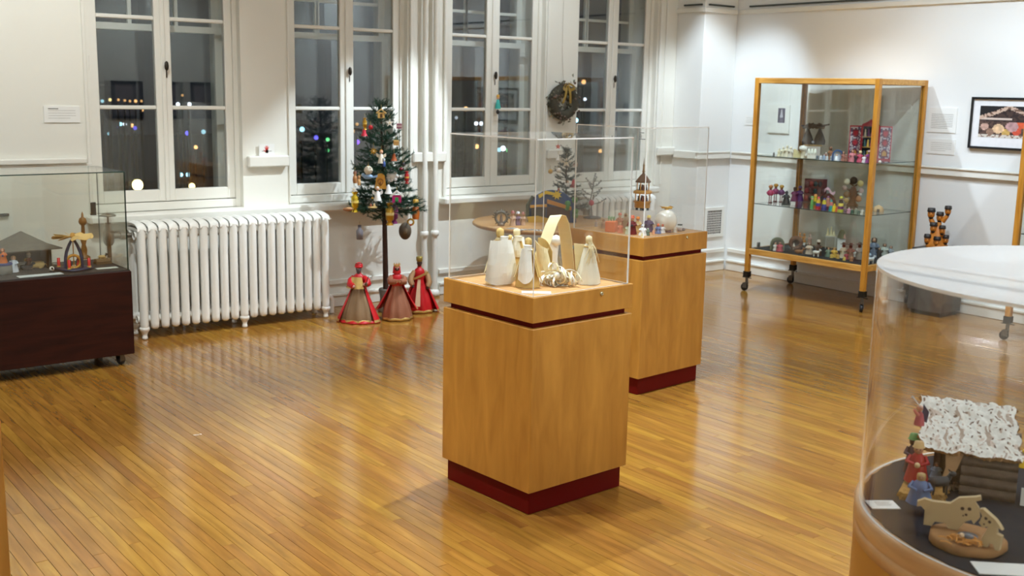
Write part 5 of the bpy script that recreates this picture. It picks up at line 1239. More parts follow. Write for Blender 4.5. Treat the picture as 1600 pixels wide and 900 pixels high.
b.v = [(x, y, max(z, .0005)) for x, y, z in b.v]; b.obj('twigs', P((92, 84, 72), .9), t); MB().lathe([(3*s_, 5*s_), (2*s_, 14*s_), (.0001, 20*s_)], 8).obj('figure', P((110, 90, 76)), t)
for px, py, h, rb, hc, lab in ((801, 353, 24, (206, 170, 140), (150, 70, 60), 'small beige figure with a red hood near the twig ring'), (809, 352, 22, (130, 100, 120), (206, 200, 200), 'small mauve figure with a white cap on the round table'), (817, 352, 21, (196, 160, 130), (140, 76, 60), 'small tan figure beside the painted nativity')):
    p = tt(px, py); figurine(lab, p, h/ppm(p), rb, SKIN, hat=hc, wide=.2)
for k, (px, py, rz) in enumerate(((800, 356, .4), (815, 358, -.3), (830, 358, .2), (842, 359, -.5))):
    p = tt(px, py+1); t = thing('patterned_card', ('leftmost', 'second', 'third', 'rightmost')[k]+' black and white patterned card lying on the round table front', 'card', p, rz); MB().box(-.04, .04, -.03, .03, 0, .0015).obj('card', P((230, 228, 224)), t)
    for j in range(3): MB().box(-.034+.026*j, -.02+.026*j, -.026, .026, .0015, .002).obj('stripe', P((52, 50, 54)), t)
# silvery little tree and wire tree on the table
p = tt(884, 341); p = Vector((p.x, p.y, TZ+.0006)); GREY = paint(86, 96, 92, .6, 0, .35, 60)
t2 = conifer('christmas_tree', 'small grey-green Christmas tree with pale ornaments behind the near acrylic cover', p, .10, .50, lambda f: .12*(1-f)**.8+.045, 9, 9, GREY, -.01, None, 8, .007)
MB().lathe([(.04, 0), (.045, .01), (.04, .05), (.048, .055), (.02, .055)], 14).obj('pot', P((110, 96, 84)), t2)
def orn2(label, px, py, hpx, build): 
    q_ = at(px, py, y=p.y-.045); s_ = hpx/ppm(q_); t = thing('ornament', label, 'ornament', q_, face(q_), 'ornaments on the grey tabletop tree'); build(t, s_); hang(t, s_*.5)
orn2('red star topping the grey tabletop tree', 872, 229, 9, o_star((206, 60, 66)))
orn2('large pale star in the middle of the grey tabletop tree', 885, 254, 17, o_star((226, 212, 190)))
orn2('white bell at the upper left of the grey tabletop tree', 872, 246, 9, o_bell((232, 226, 216), (150, 120, 90)))
orn2('yellow ball at the left edge of the grey tabletop tree', 860, 268, 8, o_ball((206, 160, 70)))
orn2('white ball at the left of the grey tabletop tree', 873, 266, 9, o_ball((226, 222, 214)))
orn2('red heart-like bell right of the grey tabletop tree centre', 896, 286, 13, o_bell((206, 70, 76), (230, 190, 180)))
orn2('white angel low on the right of the grey tabletop tree', 887, 288, 13, o_angel((232, 226, 220), (236, 232, 226), (150, 110, 80)))
orn2('pale cube on the right of the grey tabletop tree', 899, 257, 9, o_cube((206, 184, 170), (180, 90, 80)))
orn2('dark red figure low on the left of the grey tabletop tree', 873, 298, 15, o_doll((150, 40, 44), (206, 150, 120), (70, 66, 62)))
p = tt(925, 341); t = thing('wire_tree', 'thin grey wire tree with a red ball beside the grey tabletop tree', 'ornament', p, face(p)); s_ = 1/ppm(p); b = MB(); q = random.Random(15)
MB().lathe([(14*s_, 0), (14*s_, 2*s_), (3*s_, 4*s_)], 16).obj('foot', P((92, 90, 88)), t); MB().tube([(0, 0, 2*s_), (-3*s_, 0, 30*s_), (2*s_, 0, 62*s_)], 1.1*s_, 6).obj('stem', P((110, 108, 104)), t)
for k in range(12):
    z_ = (22+3.4*k)*s_; a = k*2.4; ln = (20-.9*k)*s_
    b.tube([(0, 0, z_), (ln*.6*math.cos(a), ln*.6*math.sin(a), z_+3*s_), (ln*math.cos(a), ln*math.sin(a), z_+9*s_)], .8*s_, 5)
    for j in range(3): b.ball((ln*(.5+.25*j)*math.cos(a), ln*(.5+.25*j)*math.sin(a), z_+(3+3*j)*s_), 1.7*s_, 5)
b.obj('branches', P((132, 130, 126), .6), t)
pq = at(924, 317, y=p.y-.015); t = thing('red_ball', 'shiny red ball hanging on the thin wire tree', 'ornament', pq); MB().ball((0, 0, 0), 4.5/ppm(pq), 12).obj('ball', P((206, 30, 50), .2), t); hang(t, 4.5/ppm(pq), .03)
# ------------------------------------------------------------------ the crowd of little figures in the tall cabinet
def sh(px, py, z):
    p = at(px, py, z=z+.0006); lx = (p.x-7.022)*math.cos(.035)+(p.y-5.34)*math.sin(.035)
    k = 1+((max(.06, min(.55, lx))-lx)/p.x); return Vector((p.x*k, p.y*k, p.z))
SF = 'nativity figures in the tall cabinet'
def cf(px, py, h, z, robe, skin, label, **k):
    p = sh(px, py, z); return figurine(label, p, h/ppm(p), robe, skin, **k)
def blockset(px, py, h, z, label, name, cat, build):
    p = sh(px, py, z); t = thing(name, label, cat, p, face(p)); build(t, h/ppm(p)); return t
IV = (236, 230, 204)
# top shelf
cf(1209, 243, 6, SH1, (70, 66, 60), (90, 80, 70), 'tiny dark figure at the left end of the top shelf')
for k, (px, h, w_) in enumerate(((1217, 14, 'leftmost'), (1223, 17, 'second'), (1229, 20, 'third'), (1235, 18, 'fourth'), (1240, 14, 'rightmost'))):
    cf(px, 245+k*.5, h, SH1, (234-6*(k % 2), 226-4*(k % 2), 190+6*k), (238, 230, 206), w_+' of five ivory nativity figures on the top shelf', wide=.22)
def wedge(t, s):
    MB().prism([(-s*.55, 0), (s*.55, 0), (s*.55, s*.45), (-s*.5, s*1.0)], -s*.2, s*.2).obj('ramp', P((222, 212, 160)), t); MB().box(-s*.55, s*.55, -s*.24, s*.24, s*-.0, s*.08).obj('base', P((206, 196, 150)), t)
blockset(1247, 249, 14, SH1, 'cream wedge-shaped stable roof beside the ivory figures', 'toy_stable', 'stable', wedge)
def mush(t, s):
    MB().lathe([(s*.2, 0), (s*.16, s*.5), (s*.2, s*.6)], 12).obj('stem', P(IV), t); MB().lathe([(s*.2, s*.55), (s*.36, s*.68), (s*.3, s*.88), (.0001, s)], 14).obj('cap', P((240, 238, 228)), t)
    MB().ball((s*.3, -s*.1, s*.2), s*.2, 10).obj('ball', P((240, 236, 224)), t)
blockset(1254, 249, 20, SH1, 'white mushroom-shaped figure group on the top shelf', 'figure_group', 'figurine', mush)
def castle(t, s):
    MB().box(-s*.45, s*.45, -s*.25, s*.25, 0, s*.7, s*.03).obj('block', P((238, 238, 228)), t)
    for k in range(3): MB().lathe([(s*.12, s*.5), (s*.12, s*.88), (.0001, s)], 10, ((k-1)*s*.3, -s*.2, 0)).obj('tower', P((232, 236, 222)), t)
blockset(1268, 250, 16, SH1, 'white three-towered porcelain block on the top shelf', 'porcelain_block', 'figurine', castle)
for px, py, h, rb, lab in ((1277, 249, 8, (110, 120, 130), 'grey-blue'), (1282, 251, 8, (206, 214, 226), 'leftmost pale blue'), (1287, 252, 9, (150, 170, 196), 'second pale blue'), (1292, 252, 8, (214, 220, 226), 'third pale blue'), (1299, 254, 9, (190, 204, 222), 'rightmost pale blue'), (1290, 247, 10, (130, 78, 60), 'dark brown')):
    cf(px, py, h, SH1, rb, (220, 200, 186), lab+' tiny figure in the middle of the top shelf', wide=.3)
cf(1297, 249, 20, SH1, (150, 96, 54), (120, 70, 40), 'tall brown pointed figure in the middle of the top shelf', hat=(120, 76, 46), wide=.2)
def arch_(t, s):
    pl = [(s*.5*math.cos(PI*k/12), s*.5+s*.5*math.sin(PI*k/12)) for k in range(13)]+[(-s*.5, 0), (-s*.34, 0)]+[(s*.34*math.cos(PI*(12-k)/12), s*.5+s*.34*math.sin(PI*(12-k)/12)) for k in range(13)]+[(s*.34, 0), (s*.5, 0)]
    b = MB(); n = 13
    for k in range(12):
        a, c = PI*k/12, PI*(k+1)/12
        b.prism([(s*.34*math.cos(a), s*.5+s*.34*math.sin(a)), (s*.5*math.cos(a), s*.5+s*.5*math.sin(a)), (s*.5*math.cos(c), s*.5+s*.5*math.sin(c)), (s*.34*math.cos(c), s*.5+s*.34*math.sin(c))], -s*.15, s*.15)
    for x0, x1 in ((-.5, -.34), (.34, .5)): b.box(x0*s, x1*s, -s*.15, s*.15, 0, s*.5)
    b.obj('arch', P((44, 78, 130)), t); MB().box(-s*.34, s*.34, s*.05, s*.1, 0, s*.7).obj('back', P((206, 214, 230)), t)
    MB().lathe([(s*.2, 0), (s*.12, s*.4), (.0001, s*.45)], 10, (-s*.08, -s*.05, 0)).obj('figure', P((236, 236, 240)), t); MB().ball((-s*.08, -s*.05, s*.5), s*.1, 8).obj('head', P(SKIN), t)
blockset(1308, 254, 17, SH1, 'deep blue arch with a white figure on the top shelf', 'arch_crib', 'nativity', arch_)
cf(1317, 253, 16, SH1, (170, 110, 96), SKIN, 'left of two rosy-brown figures beside the blue arch', hair=(120, 60, 50), wide=.22)
cf(1321, 254, 12, SH1, (150, 96, 80), SKIN, 'right of two rosy-brown figures beside the blue arch', hair=(110, 60, 50), wide=.24)
# driftwood crib on a little board
p = at(1270, 228, x=7.45); q_ = Vector((p.x, p.y, SH1+.0006)); fs = thing('riser_block', 'clear riser block under the driftwood crib on the top shelf', 'riser', q_, face(q_)); pane('block', (-.06, .06, -.045, .045, 0, p.z-q_.z-.0005), 'z', ACRYL, EDGE, fs)
t = thing('driftwood_crib', 'grey driftwood crib under a thatched branch roof at the back of the top shelf', 'nativity', p, face(p)); s_ = 1/ppm(p); DW = P((108, 98, 90), .9, var=.35, scale=50)
MB().box(-14*s_, 14*s_, -.05, .04, 0, .012).obj('board', P((190, 160, 110)), t)
for x_ in (-9, 9):
    MB().lathe([(8*s_, .012), (8.5*s_, 8*s_), (6*s_, 16*s_), (3*s_, 23*s_), (2*s_, 27*s_)], 12, (x_*s_, 0, 0), 1, .7, .1, 5).obj('lump', DW, t)
b = MB(); q = random.Random(6)
for k in range(26): x0 = q.uniform(-20, 8)*s_; b.tube([(x0, q.uniform(-.04, .04), (29+q.uniform(-2, 3))*s_), (x0+q.uniform(8, 16)*s_, q.uniform(-.04, .04), (30+q.uniform(-2, 5))*s_)], 1.4*s_, 5)
b.obj('thatch', P((122, 104, 86), .9, var=.3), t); MB().ball((0, -.01, .03), .014, 8).obj('baby', P((206, 206, 214)), t)
# red retablo
p = sh(1357, 249, SH1); s_ = 1/ppm(p); t = thing('retablo', 'red and purple folding altar box with open painted doors on the top shelf', 'altar box', p, face(p)+.06); RD = P((176, 30, 52), .5, var=.15)
b = MB(); b.box(-13*s_, 13*s_, 0, .05, 0, 2*s_); b.box(-13*s_, 13*s_, 0, .05, 51*s_, 54*s_); b.box(-13*s_, -11*s_, 0, .05, 2*s_, 51*s_); b.box(11*s_, 13*s_, 0, .05, 2*s_, 51*s_); b.box(-11*s_, 11*s_, .045, .05, 2*s_, 51*s_); b.obj('box', RD, t)
MB().prism([(-13*s_, 54*s_), (13*s_, 54*s_), (5*s_, 58*s_), (0, 62*s_), (-5*s_, 58*s_)], .01, .03).obj('crest', RD, t)
MB().box(-11*s_, 11*s_, .044, .0452, 2*s_, 51*s_).obj('dark_back', P((40, 40, 70), .7, var=.4), t)
for z_ in (18, 34): MB().box(-11*s_, 11*s_, .006, .045, z_*s_, (z_+1.2)*s_).obj('shelf', P((196, 150, 60)), t)
q = random.Random(10)
for z_ in (2, 19.2, 35.2):
    for k in range(4):
        c = q.choice(((226, 190, 80), (206, 90, 120), (120, 60, 140), (232, 226, 214), (60, 120, 130))); MB().lathe([(2.2*s_, z_*s_), (1.4*s_, (z_+7)*s_), (.9*s_, (z_+8)*s_), (1.5*s_, (z_+10)*s_), (.0001, (z_+12)*s_)], 8, ((-7.5+5*k)*s_, .02, 0)).obj('figure', P(c), t)
def door_ink(u, v):
    if u < .1 or u > .9 or v < .04 or v > .96: return (190, 34, 60)
    d = min(((u-.5)/.28)**2+((v-c_)/.13)**2 for c_ in (.18, .5, .78))
    if d < .35: return (206, 150, 60) if v < .35 else (190, 30, 56)
    if d < 1: return (120, 28, 60)
    return (208, 196, 206) if noise.noise(Vector((u*9, v*22, 5))) > -.05 else (90, 70, 110)
for s__, nm in ((-1, 0), (1, 0)):
    o = printed('painted_door', 20*s_, 52*s_, 12, 26, door_ink, t, None, 0, .006)
    o.location = (s__*(13*s_+9.2*s_), -.02, 0); o.rotation_euler.z = s__*-.35
cf(1331, 254, 20, SH1, (214, 130, 140), SKIN, 'pink figure before the left door of the red altar box', hair=(120, 60, 50))
cf(1337, 257, 13, SH1, (60, 40, 50), SKIN, 'small dark figure before the red altar box', hat=(150, 40, 60))
cf(1343, 256, 18, SH1, (206, 80, 110), SKIN, 'magenta figure before the red altar box', hat=(236, 206, 150))
cf(1350, 257, 13, SH1, (236, 226, 230), SKIN, 'white figure at the foot of the red altar box', hair=(120, 70, 60), wide=.3)
cf(1357, 255, 20, SH1, (150, 70, 140), SKIN, 'violet figure at the foot of the red altar box', hat=(220, 190, 200))
p = sh(1374, 262, SH1); t = tag(MB().ball((0, 0, .012), .012, 10).obj('glass_bead', P((230, 226, 220), .1), None, p), 'white bead at the right end of the top shelf', 'ornament')
# middle shelf
def stick_king(px, py, h, robe, hat, label):
    p = sh(px, py, SH2); s = h/ppm(p); t = thing('stick_king', label, 'figurine', p, face(p), SF)
    MB().lathe([(s*.11, 0), (s*.11, s*.04), (.0001, s*.05)], 10).obj('foot', P((90, 50, 50)), t)
    for e in (-1, 1): MB().tube([(e*s*.05, 0, s*.04), (e*s*.05, 0, s*.5)], s*.028, 6).obj('leg', P((120, 40, 50)), t)
    MB().lathe([(s*.14, s*.42), (s*.18, s*.55), (s*.12, s*.7), (s*.05, s*.73)], 10).obj('robe', P(robe), t); MB().ball((0, 0, s*.79), s*.085, 8).obj('head', P((150, 96, 70)), t)
    MB().lathe([(s*.1, s*.84), (s*.12, s*.93), (s*.06, s), (.0001, s*.98)], 8, rip=.1, nr=4).obj('crown', P(hat), t)
    for e in (-1, 1): MB().tube([(e*s*.12, 0, s*.66), (e*s*.2, -s*.04, s*.55), (e*s*.14, -s*.1, s*.5)], s*.035, 6).obj('arm', P(robe), t)
stick_king(1203, 317, 28, (176, 56, 96), (186, 120, 70), 'leftmost of three thin purple kings on the middle shelf')
stick_king(1211, 315, 28, (150, 50, 100), (206, 150, 60), 'middle of three thin purple kings on the middle shelf')
stick_king(1220, 316, 27, (100, 44, 96), (206, 160, 70), 'rightmost of three thin purple kings on the middle shelf')
cf(1228, 320, 24, SH2, (40, 44, 50), (60, 56, 56), 'black figure on a dark base on the middle shelf', base=(38, 52, 50), wide=.24)
cf(1241, 314, 22, SH2, (120, 44, 86), (120, 80, 60), 'left of two purple figures behind the cabinet post', hat=(90, 60, 50), wide=.26)
cf(1249, 314, 24, SH2, (100, 48, 116), (120, 70, 60), 'right of two purple figures behind the cabinet post', hat=(70, 60, 110), wide=.26)
p = sh(1239, 321, SH2); t = text_card('label_card', .035, .03, 'small white label card on the middle shelf by the black figure', 'card', p, face(p), 2, False, .002)
p = sh(1273, 312, SH2); p = Vector((p.x+.0, p.y, p.z)); s_ = 1/ppm(p); t = thing('relief_panel', 'dark red carved relief panel standing at the back of the middle shelf', 'picture', p, face(p))
MB().box(-17*s_, 17*s_, .0, .012, 0, 36*s_, .002).obj('panel', P((110, 52, 52), .8, var=.35, scale=40), t); q = random.Random(14)
for k in range(14): c = q.choice(((150, 60, 60), (70, 70, 80), (60, 80, 84), (130, 90, 90))); MB().ball(((-13+(k % 5)*6.4)*s_, 0, (6+(k//5)*11)*s_), 3.6*s_, 7, 1, .6, 1.3).obj('carving', P(c, .8), t)
MB().box(-18*s_, 18*s_, -.012, .02, -.0, .006).obj('foot', P((90, 50, 46)), t)
cf(1264, 306, 8, SH2, (226, 230, 224), (230, 226, 220), 'tiny white figure before the dark red relief panel')
def flag(px, py, h, cols, label, skin=SKIN, wide=.22):
    p = sh(px, py, SH2); s = h/ppm(p); t = thing('painted_figure', label, 'figurine', p, face(p), SF); n = len(cols)
    for k, c in enumerate(cols):
        z0 = .74*k/n; z1 = .74*(k+1)/n; f = lambda z: wide*(1-.45*z)
        MB().lathe([(s*f(z0), s*z0+.0002), (s*f(z1), s*z1)], 12).obj('band', P(c, .4), t)
    MB().ball((0, 0, s*.82), s*.12, 9).obj('head', P(skin), t); MB().lathe([(s*.12, s*.86), (s*.1, s*.95), (.0001, s)], 9).obj('hat', P(cols[0], .4), t)
flag(1268, 327, 20, ((96, 170, 96), (110, 180, 100)), 'slim green painted figure on the middle shelf', wide=.14)
flag(1273, 326, 23, ((206, 130, 50), (70, 130, 60), (226, 196, 50)), 'yellow and green painted figure with a big head on the middle shelf', (226, 190, 60), .16)
flag(1278, 327, 20, ((196, 40, 50), (50, 60, 150), (230, 190, 60)), 'red, blue and yellow painted figure on the middle shelf')
flag(1287, 329, 19, ((60, 60, 130), (60, 70, 150), (226, 214, 70)), 'dark blue painted figure in front of the brown arch', (236, 226, 120))
flag(1293, 328, 22, ((120, 60, 90), (206, 130, 110), (210, 140, 120)), 'salmon painted figure beneath the brown arch', SKIN, .16)
flag(1298, 331, 17, ((40, 150, 150), (50, 160, 160), (206, 110, 120)), 'teal painted figure right of the brown arch')
flag(1303, 332, 12, ((232, 206, 40), (236, 216, 60)), 'small bright yellow painted figure', (226, 150, 60), .3)
flag(1308, 331, 9, ((206, 90, 40), (214, 110, 50)), 'small orange painted figure', SKIN, .36)
flag(1313, 332, 25, ((190, 190, 60), (110, 50, 110), (232, 216, 100), (60, 56, 60)), 'tall yellow and purple striped painted figure', (120, 90, 80), .2)
p = sh(1294, 322, SH2); s_ = 1/ppm(p); t = thing('brown_arch', 'dark brown rounded arch behind the painted figures on the middle shelf', 'stand', p, face(p)); b = MB()
for k in range(12):
    a, c = PI*k/12, PI*(k+1)/12; b.prism([(8*s_*math.cos(a), 14*s_*math.sin(a)), (12*s_*math.cos(a), 20*s_*math.sin(a)), (12*s_*math.cos(c), 20*s_*math.sin(c)), (8*s_*math.cos(c), 14*s_*math.sin(c))], -.012, .012)
b.obj('arch', P((100, 56, 42)), t); b = MB(); b.sheet(lambda u, v: ((-7+16*u)*s_, -.002+.008*math.sin(7*u), (21+4*math.sin(6*u)+4.5*v)*s_), 10, 2, .002); b.obj('ribbon', P((232, 190, 206)), t)
p = sh(1331, 322, SH2); s_ = 1/ppm(p); t = thing('ceramic_tree', 'brown ceramic candle tree with cream discs on the middle shelf', 'ornament', p, face(p)); BRN = P((134, 100, 74), .5, var=.3)
MB().lathe([(8*s_, 0), (9*s_, 2*s_), (6*s_, 5*s_), (4*s_, 12*s_), (7*s_, 18*s_), (5*s_, 26*s_), (3*s_, 30*s_)], 14, rip=.08, nr=5).obj('stem', BRN, t); MB().ball((0, 0, 40*s_), 6*s_, 10).obj('top_knob', P((96, 74, 58)), t)
for x_, z_, c, r_ in ((-10, 38, (232, 228, 204), 5), (10, 36, (214, 210, 150), 5), (-13, 28, (190, 160, 150), 4), (12, 25, (214, 190, 190), 4), (-9, 18, (150, 116, 80), 5), (9, 12, (206, 150, 110), 5), (11, 19, (236, 232, 226), 2.5), (-9, 9, (206, 176, 120), 4), (0, 20, (170, 150, 120), 4)):
    b = MB(); b.ball((x_*s_, -4*s_, z_*s_), r_*s_, 10, 1, .4, 1); b.obj('disc', P(c, .4), t); MB().tube([(0, 0, (z_-6)*s_), (x_*s_*.9, -2*s_, z_*s_)], 1.2*s_, 5).obj('twig', BRN, t)
for k, (px, py, c) in enumerate(((1320, 332, (120, 90, 100)), (1326, 333, (206, 150, 170)), (1331, 334, (80, 110, 90)), (1337, 334, (140, 150, 130)), (1342, 335, (90, 110, 96)), (1347, 335, (214, 214, 200)))):
    cf(px, py, 10 if k % 2 else 8, SH2, c, (206, 190, 176), ('mauve', 'pink', 'dark green', 'sage', 'mossy', 'off-white')[k]+' miniature figure in the front row at the right of the middle shelf', wide=.34)
p = sh(1372, 331, SH2); t = thing('straw_dome', 'tan domed straw hut at the right end of the middle shelf', 'toy', p, face(p)); s_ = 1/ppm(p); MB().lathe([(8*s_, 0), (8.5*s_, 3*s_), (6*s_, 8*s_), (.0001, 11*s_)], 14, rip=.05).obj('dome', P((206, 170, 120), .8), t); MB().box(-2*s_, 2*s_, -8.6*s_, -8*s_, 0, 5*s_).obj('doorway', P((90, 70, 50)), t)
# bottom deck
ZK = DK
p = sh(1214, 391, ZK); s_ = 1/ppm(p); t = thing('arch_shelter', 'small grey-green arched shelter at the left of the cabinet floor', 'stable', p, face(p)); b = MB()
for k in range(10):
    a, c = PI*k/10, PI*(k+1)/10; b.prism([(8*s_*math.cos(a), (9+8*math.sin(a))*s_), (11*s_*math.cos(a), (9+11*math.sin(a))*s_), (11*s_*math.cos(c), (9+11*math.sin(c))*s_), (8*s_*math.cos(c), (9+8*math.sin(c))*s_)], -.02, .03)
for x_ in (-1, 1): b.box(min(x_*8, x_*11)*s_, max(x_*8, x_*11)*s_, -.02, .03, 0, 9*s_)
b.obj('arch', P((122, 124, 100), .8, var=.25), t); MB().box(-8*s_, 8*s_, .02, .03, 0, 16*s_).obj('back', P((150, 150, 130)), t)
cf(1211, 392, 14, ZK, (232, 230, 222), SKIN, 'white figure inside the small arched shelter', hair=(150, 110, 80))
cf(1218, 393, 16, ZK, (196, 90, 100), SKIN, 'rose-pink kneeling figure in front of the small arched shelter', hair=(110, 60, 50), wide=.34)
p = sh(1185, 386, ZK); tag(MB().box(-.014, .014, -.008, .008, 0, .04, .003).obj('metal_latch', P((150, 150, 150), .3, metal=.7), None, p), 'little grey block at the left front corner of the cabinet floor', 'block')
p = sh(1243, 391, ZK); s_ = 1/ppm(p); t = thing('log_crib', 'hollow brown log crib on the cabinet floor', 'nativity', p, face(p)); LG = P((120, 80, 54), .8, var=.3, scale=40); b = MB(); b.torus((0, 0, 11.2*s_), 8*s_, 3*s_, 22, 8); b.torus((0, .03, 11.2*s_), 8*s_, 3*s_, 22, 8); b.obj('log', LG, t); MB().box(-7*s_, 7*s_, .02, .03, 3*s_, 17*s_).obj('back', P((84, 56, 40)), t)
MB().tube([(-18*s_, 0, 8*s_), (-8*s_, 0, 10*s_)], 1.4*s_, 6).obj('branch_stub', LG, t); MB().box(-8*s_, 8*s_, -.01, .03, 0, 2.2*s_).obj('foot', LG, t); MB().lathe([(2.4*s_, 2*s_), (1.6*s_, 8*s_), (.0001, 12*s_)], 8, (-3*s_, -.002, 0)).obj('figure', P((226, 214, 196)), t)
p = sh(1248, 396, ZK); animal('small brown reclining camel in front of the hollow log', p, 15/ppm(p), (150, 104, 70), 'camel', .2, True)
for k, (px, c) in enumerate(((1249, (190, 116, 36)), (1256, (196, 126, 40)), (1265, (186, 140, 120)))):
    p = at(px, 372-k*.3, x=7.655); t = None
    q_ = sh(px, 377, ZK)
    fs = thing('riser_block', ('left', 'middle', 'right')[k]+' slim clear riser at the back of the cabinet floor', 'riser', q_, face(q_)); pane('block', (-.012, .012, -.010, .010, 0, .024), 'z', ACRYL, EDGE, fs)
    figurine(('left orange-brown', 'middle orange-brown', 'pinkish')[k]+' figure raised at the back left of the cabinet floor', Vector((q_.x, q_.y, q_.z+.0245)), 14/ppm(q_), c, (206, 150, 100), hat=c, wide=.24)
cf(1264, 397, 20, ZK, (206, 190, 170), SKIN, 'cream figure holding a bowl on the cabinet floor', hair=(96, 70, 54), hold=(190, 150, 120), wide=.3)
cf(1278, 399, 25, ZK, (96, 70, 54), (120, 84, 60), 'brown shepherd with a white head cloth on the cabinet floor', hat=(206, 190, 170), wide=.22)
p = sh(1275, 401, ZK); animal('white standing lamb in front of the brown shepherd', p, 13/ppm(p), (236, 232, 224), 'sheep', -.4)
for px, py, h, rb, hd, lab in ((1294, 401, 16, (120, 140, 120), None, 'grey-green small figure on the cabinet floor'), (1303, 402, 17, (222, 180, 76), (206, 170, 90), 'yellow cone-shaped figure on the cabinet floor'), (1299, 403, 8, (226, 190, 96), None, 'low yellow kneeling figure on the cabinet floor'), (1309, 404, 9, (214, 170, 90), None, 'ochre crouching figure on the cabinet floor'), (1322, 405, 12, (176, 70, 86), None, 'crimson kneeling figure between the two hatted ones'), (1319, 407, 8, (214, 186, 90), None, 'low mustard-yellow figure at the front of the cabinet floor'), (1335, 401, 12, (232, 232, 232), None, 'white lamb-like figure right of the hatted pair'), (1330, 408, 9, (170, 120, 80), None, 'tan crouching figure at the front right of the cabinet floor')):
    cf(px, py, h, ZK, rb, SKIN, lab, hair=hd or (120, 90, 60), wide=.32)
def hatted(px, py, h, robe, label):
    t = cf(px, py, h, ZK, robe, (110, 74, 54), label, wide=.24); p = t.location; s = h/ppm(p)
    MB().lathe([(s*.22, s*.9), (s*.22, s*.92), (s*.11, s*.93), (s*.1, s*1.02), (.0001, s*1.04)], 14).obj('broad_hat', P((90, 70, 54)), t)
hatted(1317, 403, 24, (226, 214, 186), 'left of two figures in broad brown hats on the cabinet floor')
hatted(1328, 405, 25, (150, 110, 90), 'right of two figures in broad brown hats on the cabinet floor')
hatted(1342, 405, 26, (190, 190, 186), 'hatted figure half hidden behind the near cabinet post')
p = sh(1297, 388, ZK); s_ = 1/ppm(p); fs = thing('clear_stand', 'clear acrylic stand carrying a cream crib at the back of the cabinet floor', 'riser', p, face(p)); pane('top', (-8*s_, 8*s_, -.02, .02, 19.5*s_, 20*s_), 'z', ACRYL, EDGE, fs)
for x_ in (-7, 7): pane('leg', (x_*s_-.0012, x_*s_+.0012, -.02, .02, 0, 19.5*s_), 'x', ACRYL, EDGE, fs)
t = thing('cream_crib', 'cream carved crib group on the clear stand', 'nativity', (p.x, p.y, p.z+20.2*s_), face(p)); CRM = P((222, 210, 170))
MB().box(-8*s_, 8*s_, -.014, .014, 0, 1.6*s_).obj('base', CRM, t)
for x_, h_ in ((-5, 13), (0, 15), (4, 9)): MB().lathe([(2.4*s_, 1.6*s_), (1.5*s_, h_*.65*s_), (.8*s_, h_*.7*s_), (1.4*s_, h_*.85*s_), (.0001, h_*s_)], 9, (x_*s_, 0, 0)).obj('figure', CRM, t)
q_ = sh(1314, 390, ZK); fs = thing('clear_stand', 'second clear stand with a mossy crib at the back of the cabinet floor', 'riser', q_, face(q_)); pane('block', (-6*s_, 6*s_, -.02, .02, 0, 19*s_), 'z', ACRYL, EDGE, fs)
t = thing('moss_crib', 'little mossy green crib on the second clear stand', 'nativity', (q_.x, q_.y, q_.z+19.2*s_), face(q_)); MB().lathe([(6*s_, 0), (6*s_, 2*s_), (4*s_, 10*s_), (2*s_, 13*s_)], 10, rip=.12, nr=4).obj('mound', P((140, 136, 106), .9, var=.3), t); MB().lathe([(2.4*s_, 0), (1.4*s_, 5*s_), (.0001, 8*s_)], 8, (4*s_, -.02, 0)).obj('figure', P((220, 180, 170)), t)
for px, py, h, rb, lab in ((1356, 407, 18, (190, 206, 222), 'pale blue figure just right of the near cabinet post'), (1364, 402, 34, (120, 130, 150), 'tall blue-grey figure seen through the cabinet side'), (1373, 403, 18, (70, 60, 56), 'dark brown figure seen through the cabinet side'), (1381, 402, 24, (196, 200, 190), 'pale sage figure seen through the cabinet side'), (1391, 400, 20, (160, 170, 180), 'silvery figure at the right end of the cabinet floor')):
    cf(px, py, h, ZK, rb, SKIN, lab, hair=(90, 70, 60), wide=.26)
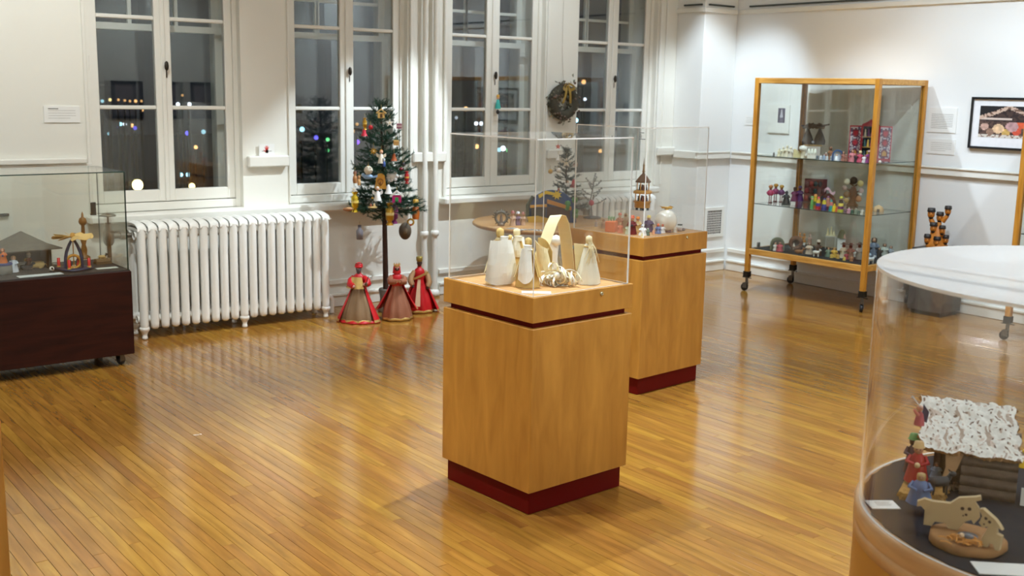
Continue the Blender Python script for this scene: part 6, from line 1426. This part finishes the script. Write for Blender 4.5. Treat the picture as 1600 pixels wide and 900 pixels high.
p = sh(1360, 412, ZK); animal('white and grey sheep at the front right corner of the cabinet floor', p, 14/ppm(p), (214, 220, 226), 'sheep', .6)
# carved heads on the dark plinth
p = Vector((7.50, 4.515, .4955)); t = thing('head_carving', 'dark orange wooden carving of stacked bearded heads in black caps on the dark plinth', 'sculpture', p, face(p)); s_ = 1/ppm(p); OR_ = P((190, 116, 36), .45, var=.25, scale=40); BK = P((40, 32, 28), .5)
MB().lathe([(15*s_, 0), (16*s_, 4*s_), (12*s_, 10*s_), (10*s_, 26*s_), (6*s_, 34*s_)], 14, rip=.1, nr=5).obj('trunk', OR_, t)
for (x_, y_, z_, r_) in ((-11, 0, 52, 6.4), (2, 2, 47, 6), (13, -2, 58, 5.6), (-6, -6, 31, 6), (7, -8, 28, 5.4), (-13, -5, 12, 6), (1, -11, 10, 6), (13, -4, 13, 5.5)):
    hd = MB().ball((x_*s_, y_*s_, z_*s_), r_*s_, 12, .85, .85, 1.2).obj('head', OR_, t)
    b = MB(); b.ball((x_*s_, (y_-r_*.85)*s_, (z_-1)*s_), r_*.22*s_, 6, .8, 1, 1.5)
    b.obj('nose', OR_, hd)
    b = MB()
    for e in (-1, 1): b.ball(((x_+e*r_*.35)*s_, (y_-r_*.72)*s_, (z_+r_*.2)*s_), r_*.14*s_, 6)
    b.lathe([(.0001, -r_*1.45*s_), (r_*.45*s_, -r_*1.1*s_), (r_*.62*s_, -r_*.7*s_)], 10, (x_*s_, (y_-r_*.2)*s_, z_*s_)); b.obj('eyes_and_beard', BK, hd)
    b = MB(); b.lathe([(r_*.9*s_, r_*.5*s_), (r_*.98*s_, r_*.75*s_), (r_*.86*s_, r_*1.5*s_), (.0001, r_*1.45*s_)], 12, (x_*s_, y_*s_, z_*s_)); b.obj('cap', BK, hd)
    MB().tube([(x_*s_, y_*s_, (z_-r_*1.1)*s_), (x_*.5*s_, 0, max(4, z_-r_*3)*s_)], [r_*.55*s_, r_*.7*s_], 8).obj('neck', OR_, t)
